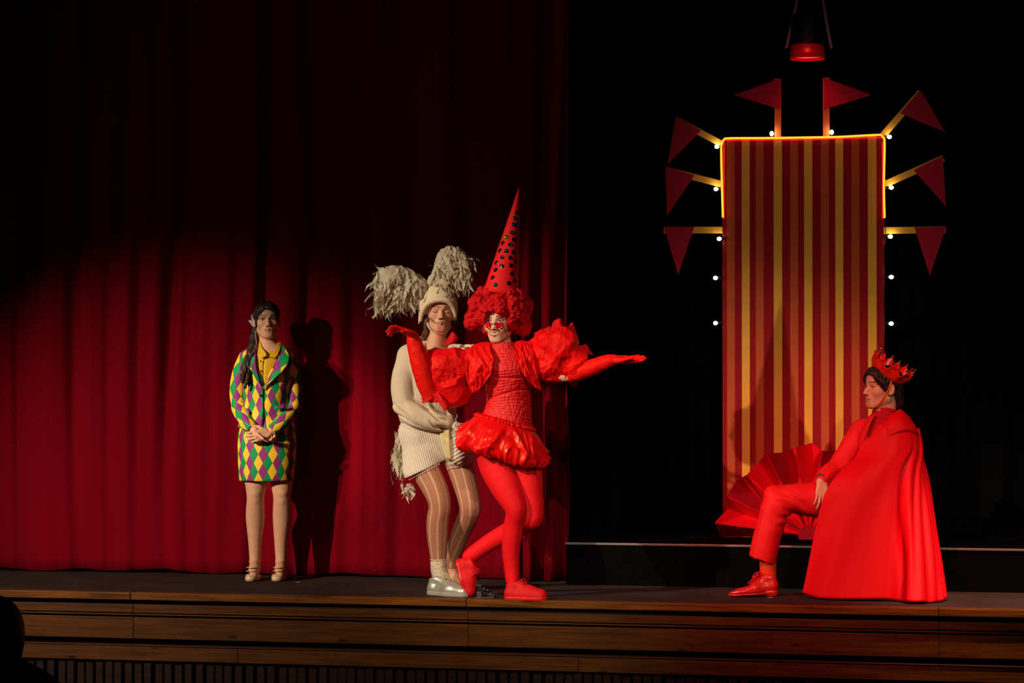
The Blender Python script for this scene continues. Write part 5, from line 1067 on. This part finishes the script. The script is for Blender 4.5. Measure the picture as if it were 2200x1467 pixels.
sweep('watch', [P(1766, 1029, 0.078)+v for v in [unit(P(1790, 1012, 0)-P(1757, 1034, 0))*0.0+np.cross(unit(arm[-1]-arm[-2]), ZUP)*0.034*math.cos(t)+np.cross(unit(arm[-1]-arm[-2]), np.cross(unit(arm[-1]-arm[-2]), ZUP))*0.032*math.sin(t)-unit(arm[-1]-arm[-2])*(-0.004) for t in np.linspace(0, 2*np.pi, 17)]], 0.007, mat('blue_watch_strap', lin(40, 62, 92), 0.4), W, n=8, steps=40, cap=False)
f = Field(); f.chain(w4.path((1875, 1082, -0.03), (1770, 1076, 0.0), (1700, 1072, 0.03), (1668, 1086, 0.04), (1658, 1120, 0.04), (1646, 1160, 0.04), (1637, 1206, 0.04)), [0.11, 0.098, 0.084, 0.078, 0.077, 0.076, 0.074], 0.03)
f.chain(w4.path((1885, 1088, 0.07), (1838, 1090, 0.12), (1812, 1105, 0.13), (1808, 1150, 0.12), (1806, 1205, 0.08)), [0.11, 0.09, 0.075, 0.068, 0.068], 0.03)
f.cap(P(1660, 1062, 0.04), P(1668, 1075, 0.04), 0.05, 0.05, 0.03)
f.half(P(1637, 1203, 0.04), -ZUP-RT*0.33*-1.0*-1.0, 0.003, lo=P(1590, 1260, 0)-np.array([0.05, 0.2, 0]), hi=P(1680, 1180, 0)+np.array([0, 0.2, 0])); f.cap(P(1640, 1190, 0.04), P(1637, 1240, 0.04), 0.060, 0.062, 0.004, op=-1)
def trouser_folds(p):
    x = p@RT; z = p[:, 2]; k = P(1690, 1095, 0.04); d = np.linalg.norm(p-k, axis=1)
    return 0.006*np.sin((x*0.6+z)*95+3*noise3(p, 9))*(1-smooth01(d, 0.06, 0.16))+0.003*noise3(p, 12)+0.004*np.exp(-((x-(P(1650, 1150)@RT)-(z-P(1650, 1150)[2])*0.2+0.06)/0.012)**2)*(z < P(1660, 1090)[2])
field_obj('trousers', f, 0.004, M_suit, W, disp=trouser_folds)
f = Field(); f.chain(w4.path((1650, 1195, 0.035), (1650, 1225, 0.03), (1650, 1252, 0.03)), [0.046, 0.043, 0.045], 0.02); field_obj('sock', f, 0.004, M_osock, W)
def derby(heel, toe, wide, nm='derby_shoe', laces=True):
    d = unit(toe-heel); L_ = np.linalg.norm(toe-heel); s = np.cross(d, ZUP); Pt = lambda a, b, c=0.0: heel+d*a*L_+ZUP*(b+(0.014*(1-min(max((a-0.3)/0.4, 0), 1)) if b > 0.002 else 0))+s*c
    f = Field(); f.cap(Pt(0.13, 0.05), Pt(0.15, 0.085), wide*0.74, wide*0.72, 0.02); f.cap(Pt(0.13, 0.045), Pt(0.5, 0.036), wide*0.74, wide*0.90, 0.02); f.cap(Pt(0.5, 0.034), Pt(0.78, 0.024), wide*0.92, wide*0.70, 0.02); f.cap(Pt(0.78, 0.024), Pt(0.955, 0.017), wide*0.68, wide*0.28, 0.02)
    f.cap(Pt(0.24, 0.095), Pt(0.58, 0.045), wide*0.55, wide*0.55, 0.02); f.half(Pt(0.5, 0.018), -ZUP-d*0.06); f.half(Pt(0.2, 0.112), unit(ZUP+d*-0.2)); f.half(Pt(0.70, 0.056), unit(ZUP+d*0.22), 0.02, lo=Pt(0.6, 0)-0.06, hi=Pt(0.95, 0.08)+0.06)
    o = field_obj(nm, f, 0.003, M_oshoe, W)
    g = Field(); g.cap(Pt(0.5, 0.014), Pt(0.80, 0.014), wide*1.0, wide*0.80, 0.02); g.cap(Pt(0.12, 0.018), Pt(0.5, 0.014), wide*0.8, wide*0.98, 0.02); g.cap(Pt(0.8, 0.014), Pt(0.97, 0.014), wide*0.78, wide*0.32, 0.02); g.half(Pt(0.5, 0.005), -ZUP-d*0.06); g.half(Pt(0.5, 0.016), ZUP+d*0.06); field_obj('sole', g, 0.0028, M_oshoe, o)
    g = Field(); g.cap(Pt(0.13, 0.01), Pt(0.24, 0.01), wide*0.80, wide*0.74, 0.02); g.half(Pt(0, 0.0005), -ZUP); g.half(Pt(0, 0.024), ZUP); g.half(Pt(0.27, 0), d); field_obj('heel', g, 0.0028, M_oshoe, o)
    if laces:
        for i in range(4):
            a = 0.33+0.07*i; b = 0.112-0.015*i
            for sg in (-1, 1): sweep('lace', [Pt(a-0.03, b-0.010, sg*0.024), Pt(a+0.01, b+0.008, 0), Pt(a+0.04, b-0.018, -sg*0.024)], 0.0028, M_redshoe, o, n=6, steps=8)
        for sg in (-1, 1):
            sweep('lace', [Pt(0.34, 0.120, 0), Pt(0.42, 0.126, sg*0.02), Pt(0.50, 0.100, sg*0.032), Pt(0.40, 0.112, sg*0.012)], 0.0028, M_redshoe, o, n=6, steps=14); sweep('lace', [Pt(0.34, 0.120, 0), Pt(0.50, 0.092, sg*0.022), Pt(0.60, 0.066, sg*0.034)], 0.0026, M_redshoe, o, n=6, steps=10)
    return o
derby(at_z(1672, 1281), at_z(1566, 1282), 0.046); derby(at_z(1826, 1275), at_z(1748, 1272), 0.046, laces=False)
# cape: from the shoulders to the floor, round the near side and the back
top = [P(1850, 950, 0.17), P(1880, 930, 0.20), P(1905, 912, 0.21), P(1935, 905, 0.20), P(1962, 912, 0.14), P(1972, 926, 0.05), P(1958, 918, -0.06), P(1925, 905, -0.14)]
mid = [P(1772, 1065, 0.27), P(1812, 1060, 0.32), P(1858, 1050, 0.34), P(1905, 1045, 0.32), P(1950, 1045, 0.26), P(1990, 1050, 0.10), P(1986, 1050, -0.06), P(1950, 1045, -0.16)]
low = [at_z(1722, 1273, 0.03), at_z(1764, 1284, 0.012), at_z(1830, 1287, 0.012), at_z(1903, 1287, 0.012), at_z(1962, 1294, 0.01), at_z(2026, 1289, 0.012), at_z(2016, 1279, 0.012), at_z(1965, 1277, 0.012)]
up2 = [P(1836, 985, 0.20), P(1866, 978, 0.235), P(1895, 968, 0.25), P(1930, 962, 0.24), P(1962, 962, 0.18), P(1979, 968, 0.06), P(1968, 965, -0.07), P(1932, 955, -0.17)]
CN = 170; CR = 70; cols = [catmull(np.array(r), CN) for r in (top, up2, mid, low)]; G = np.zeros((CR, CN, 3))
for j in range(CN): G[:, j] = catmull(np.array([c[j] for c in cols]), CR)
nrm = np.zeros_like(G); du = np.gradient(G, axis=1); dv = np.gradient(G, axis=0); nrm = np.cross(du, dv); nrm /= np.linalg.norm(nrm, axis=2)[..., None]+1e-9
if (nrm[35, 60]@TOCAM) < 0: nrm = -nrm
u = np.linspace(0, 1, CN)[None, :]; v = np.linspace(0, 1, CR)[:, None]
cn = noise3(np.stack([u*9+v*0.6, v*1.1+0*u, 0*u+0*v], -1), 1.0, 3); cn2 = noise3(np.stack([u*22+v*0.8, v*1.3+0*u, 0*u+0*v], -1), 1.0, 5)
wv = 0.008*np.sin(u*26+5*v)*smooth01(v, 0.1, 0.5)+0.034*cn*(0.15+0.85*v)*smooth01(u, 0.06, 0.25)+0.026*cn2*smooth01(u, 0.40, 0.55)*(0.35+0.65*v)+0.010*np.sin(u*95+4*v)*smooth01(u, 0.48, 0.58)*(0.4+0.6*v)-0.065*np.exp(-((u-0.455-0.03*(1-v))/0.020)**2)*smooth01(v, 0.10, 0.5)
G = G+nrm*wv[..., None]; G[..., 2] = np.maximum(G[..., 2], 0.006)
mesh_obj('cape', G.reshape(-1, 3), grid_faces(CR, CN), M_cape, W, solid=0.006)
sh1 = [P(1905, 892, 0.15), P(1930, 895, 0.14), P(1958, 905, 0.11), P(1973, 925, 0.06)]; 
patch('cape_collar', w4.path((1896, 915, 0.20), (1915, 893, 0.17), (1930, 880, 0.10), (1935, 880, 0.0), (1925, 885, -0.08)), w4.path((1905, 940, 0.225), (1942, 925, 0.215), (1968, 930, 0.15), (1976, 940, 0.03), (1962, 930, -0.08)), M_cape, W, 24, 14, lambda s, t: (ZUP*0.7+TOCAM*0.4+RT*0.4)*(0.022*np.sin(np.pi*t))[..., None]+0*s[..., None], 0.005)
# ------------------------------------------------------------------ small things
M_gadget = mat('black_plastic', lin(30, 29, 30), 0.35, 0.5); M_gadget2 = mat('grey_plastic', lin(70, 68, 64), 0.4, 0.5)
gp = at_z(1042, 1285); gx = lambda a, b, c: gp+RT*a+TOCAM*b+ZUP*c
gd = thing('cable_clamp', 'small black buckled clamp lying on the stage edge between the red sneakers', 'clamp', tuple(gp))
def gbox(nm, a0, a1, b0, b1, c0, c1, m, par):
    V = [gx(a, b, c) for c in (c0, c1) for a, b in ((a0, b0), (a0, b1), (a1, b1), (a1, b0))]; o = mesh_obj(nm, V, BOXF, m, par, smooth=False); md = o.modifiers.new('bevel', 'BEVEL'); md.width = 0.003; md.segments = 2; return o
gbox('grip', -0.040, -0.018, -0.015, 0.015, 0.040, 0.076, M_gadget, gd); gbox('body', -0.046, -0.020, -0.018, 0.018, 0.0, 0.038, M_gadget2, gd); gbox('base', -0.055, 0.050, -0.022, 0.022, 0.0, 0.008, M_gadget, gd)
gbox('jaw', 0.016, 0.056, -0.018, 0.018, 0.004, 0.026, M_gadget, gd)
for i in range(5): sweep('strap', [gx(-0.02, 0.012-0.006*i, 0.03+0.006*i), gx(0.0+0.004*i, 0.016-0.008*i, 0.052-0.004*i), gx(0.03, 0.010-0.005*i, 0.040-0.006*i), gx(0.052, 0.0, 0.020)], 0.0045, M_gadget, gd, n=8, steps=14)
for a, c in ((-0.006, 0.056), (0.014, 0.046), (0.030, 0.030)): ellipsoid('buckle', gx(a, 0.016, c), (0.006, 0.004, 0.004), M_metal, gd, 8, 6)
M_paper = mat('paper_scrap', lin(190, 184, 176), 0.8)
for px, py, lb in ((640, 1251, 'tiny white paper scrap on the stage floor beside the standing woman'), (1655, 1284, 'tiny white scrap on the stage floor by the heel of the red shoe')):
    c = at_z(px, py); o = prism('paper_scrap', [c+RT*a+TOCAM*b+ZUP*0.0005 for a, b in ((-0.012, -0.006), (0.010, -0.010), (0.014, 0.006), (-0.006, 0.009))], 0.0015, ZUP, M_paper); tag(o, lb, 'paper')
# spectator in the dark hall
w5 = Fig(8.2); P = w5.p; sb = P(0, 1360); M_dark = mat('dark_hair', lin(24, 14, 12), 0.6); M_coat = mat('dark_red_coat', lin(88, 20, 20), 0.85)
W = thing('person', 'dark silhouette of a spectator in front of the stage at the bottom left corner', 'person', (sb[0], sb[1], -0.86))
f = Field(); b5 = w5.path((-8, 1362, 0)); f.ell(b5[0], (0.078, 0.095, 0.115), None, 0.02); f.cap(P(-8, 1400), P(-8, 1480), 0.055, 0.06, 0.03); f.cap(P(-100, 1510), P(84, 1510), 0.075, 0.070, 0.04); f.cap(P(-8, 1540), P(-8, 1780), 0.17, 0.15, 0.06, flat=FW, fl=0.7)
for g in (-1, 1):
    f.chain([P(-8+g*60, 1780), P(-8+g*58, 1900, -0.02), np.array([*P(-8+g*58, 1900, -0.02)[:2], -0.82]), np.array([*P(-8+g*58, 1900, -0.14)[:2], -0.83])], [0.09, 0.075, 0.045, 0.03], 0.03)
    f.chain([P(-8+g*95, 1510), P(-8+g*120, 1680, -0.05), P(-8+g*60, 1740, -0.25)], [0.055, 0.045, 0.035], 0.03)
V, Q = f.mesh(0.008); mesh_obj('body', V, Q, M_skin, W, col=np.tile(SKIN, (len(V), 1)))
f = Field(); f.ell(P(-8, 1358, -0.01), (0.088, 0.10, 0.118), None, 0.02); f.cap(P(-8, 1380, 0.05), P(0, 1460, 0.05), 0.085, 0.06, 0.04); field_obj('hair', f, 0.006, M_dark, W)
f = Field(); f.cap(P(-100, 1512), P(84, 1512), 0.088, 0.084, 0.05); f.cap(P(-8, 1540), P(-8, 1790), 0.20, 0.18, 0.06, flat=FW, fl=0.75)
for g in (-1, 1): f.chain([P(-8+g*95, 1512), P(-8+g*122, 1680, -0.05), P(-8+g*62, 1740, -0.23)], [0.07, 0.06, 0.045], 0.03)
field_obj('coat', f, 0.008, M_coat, W)
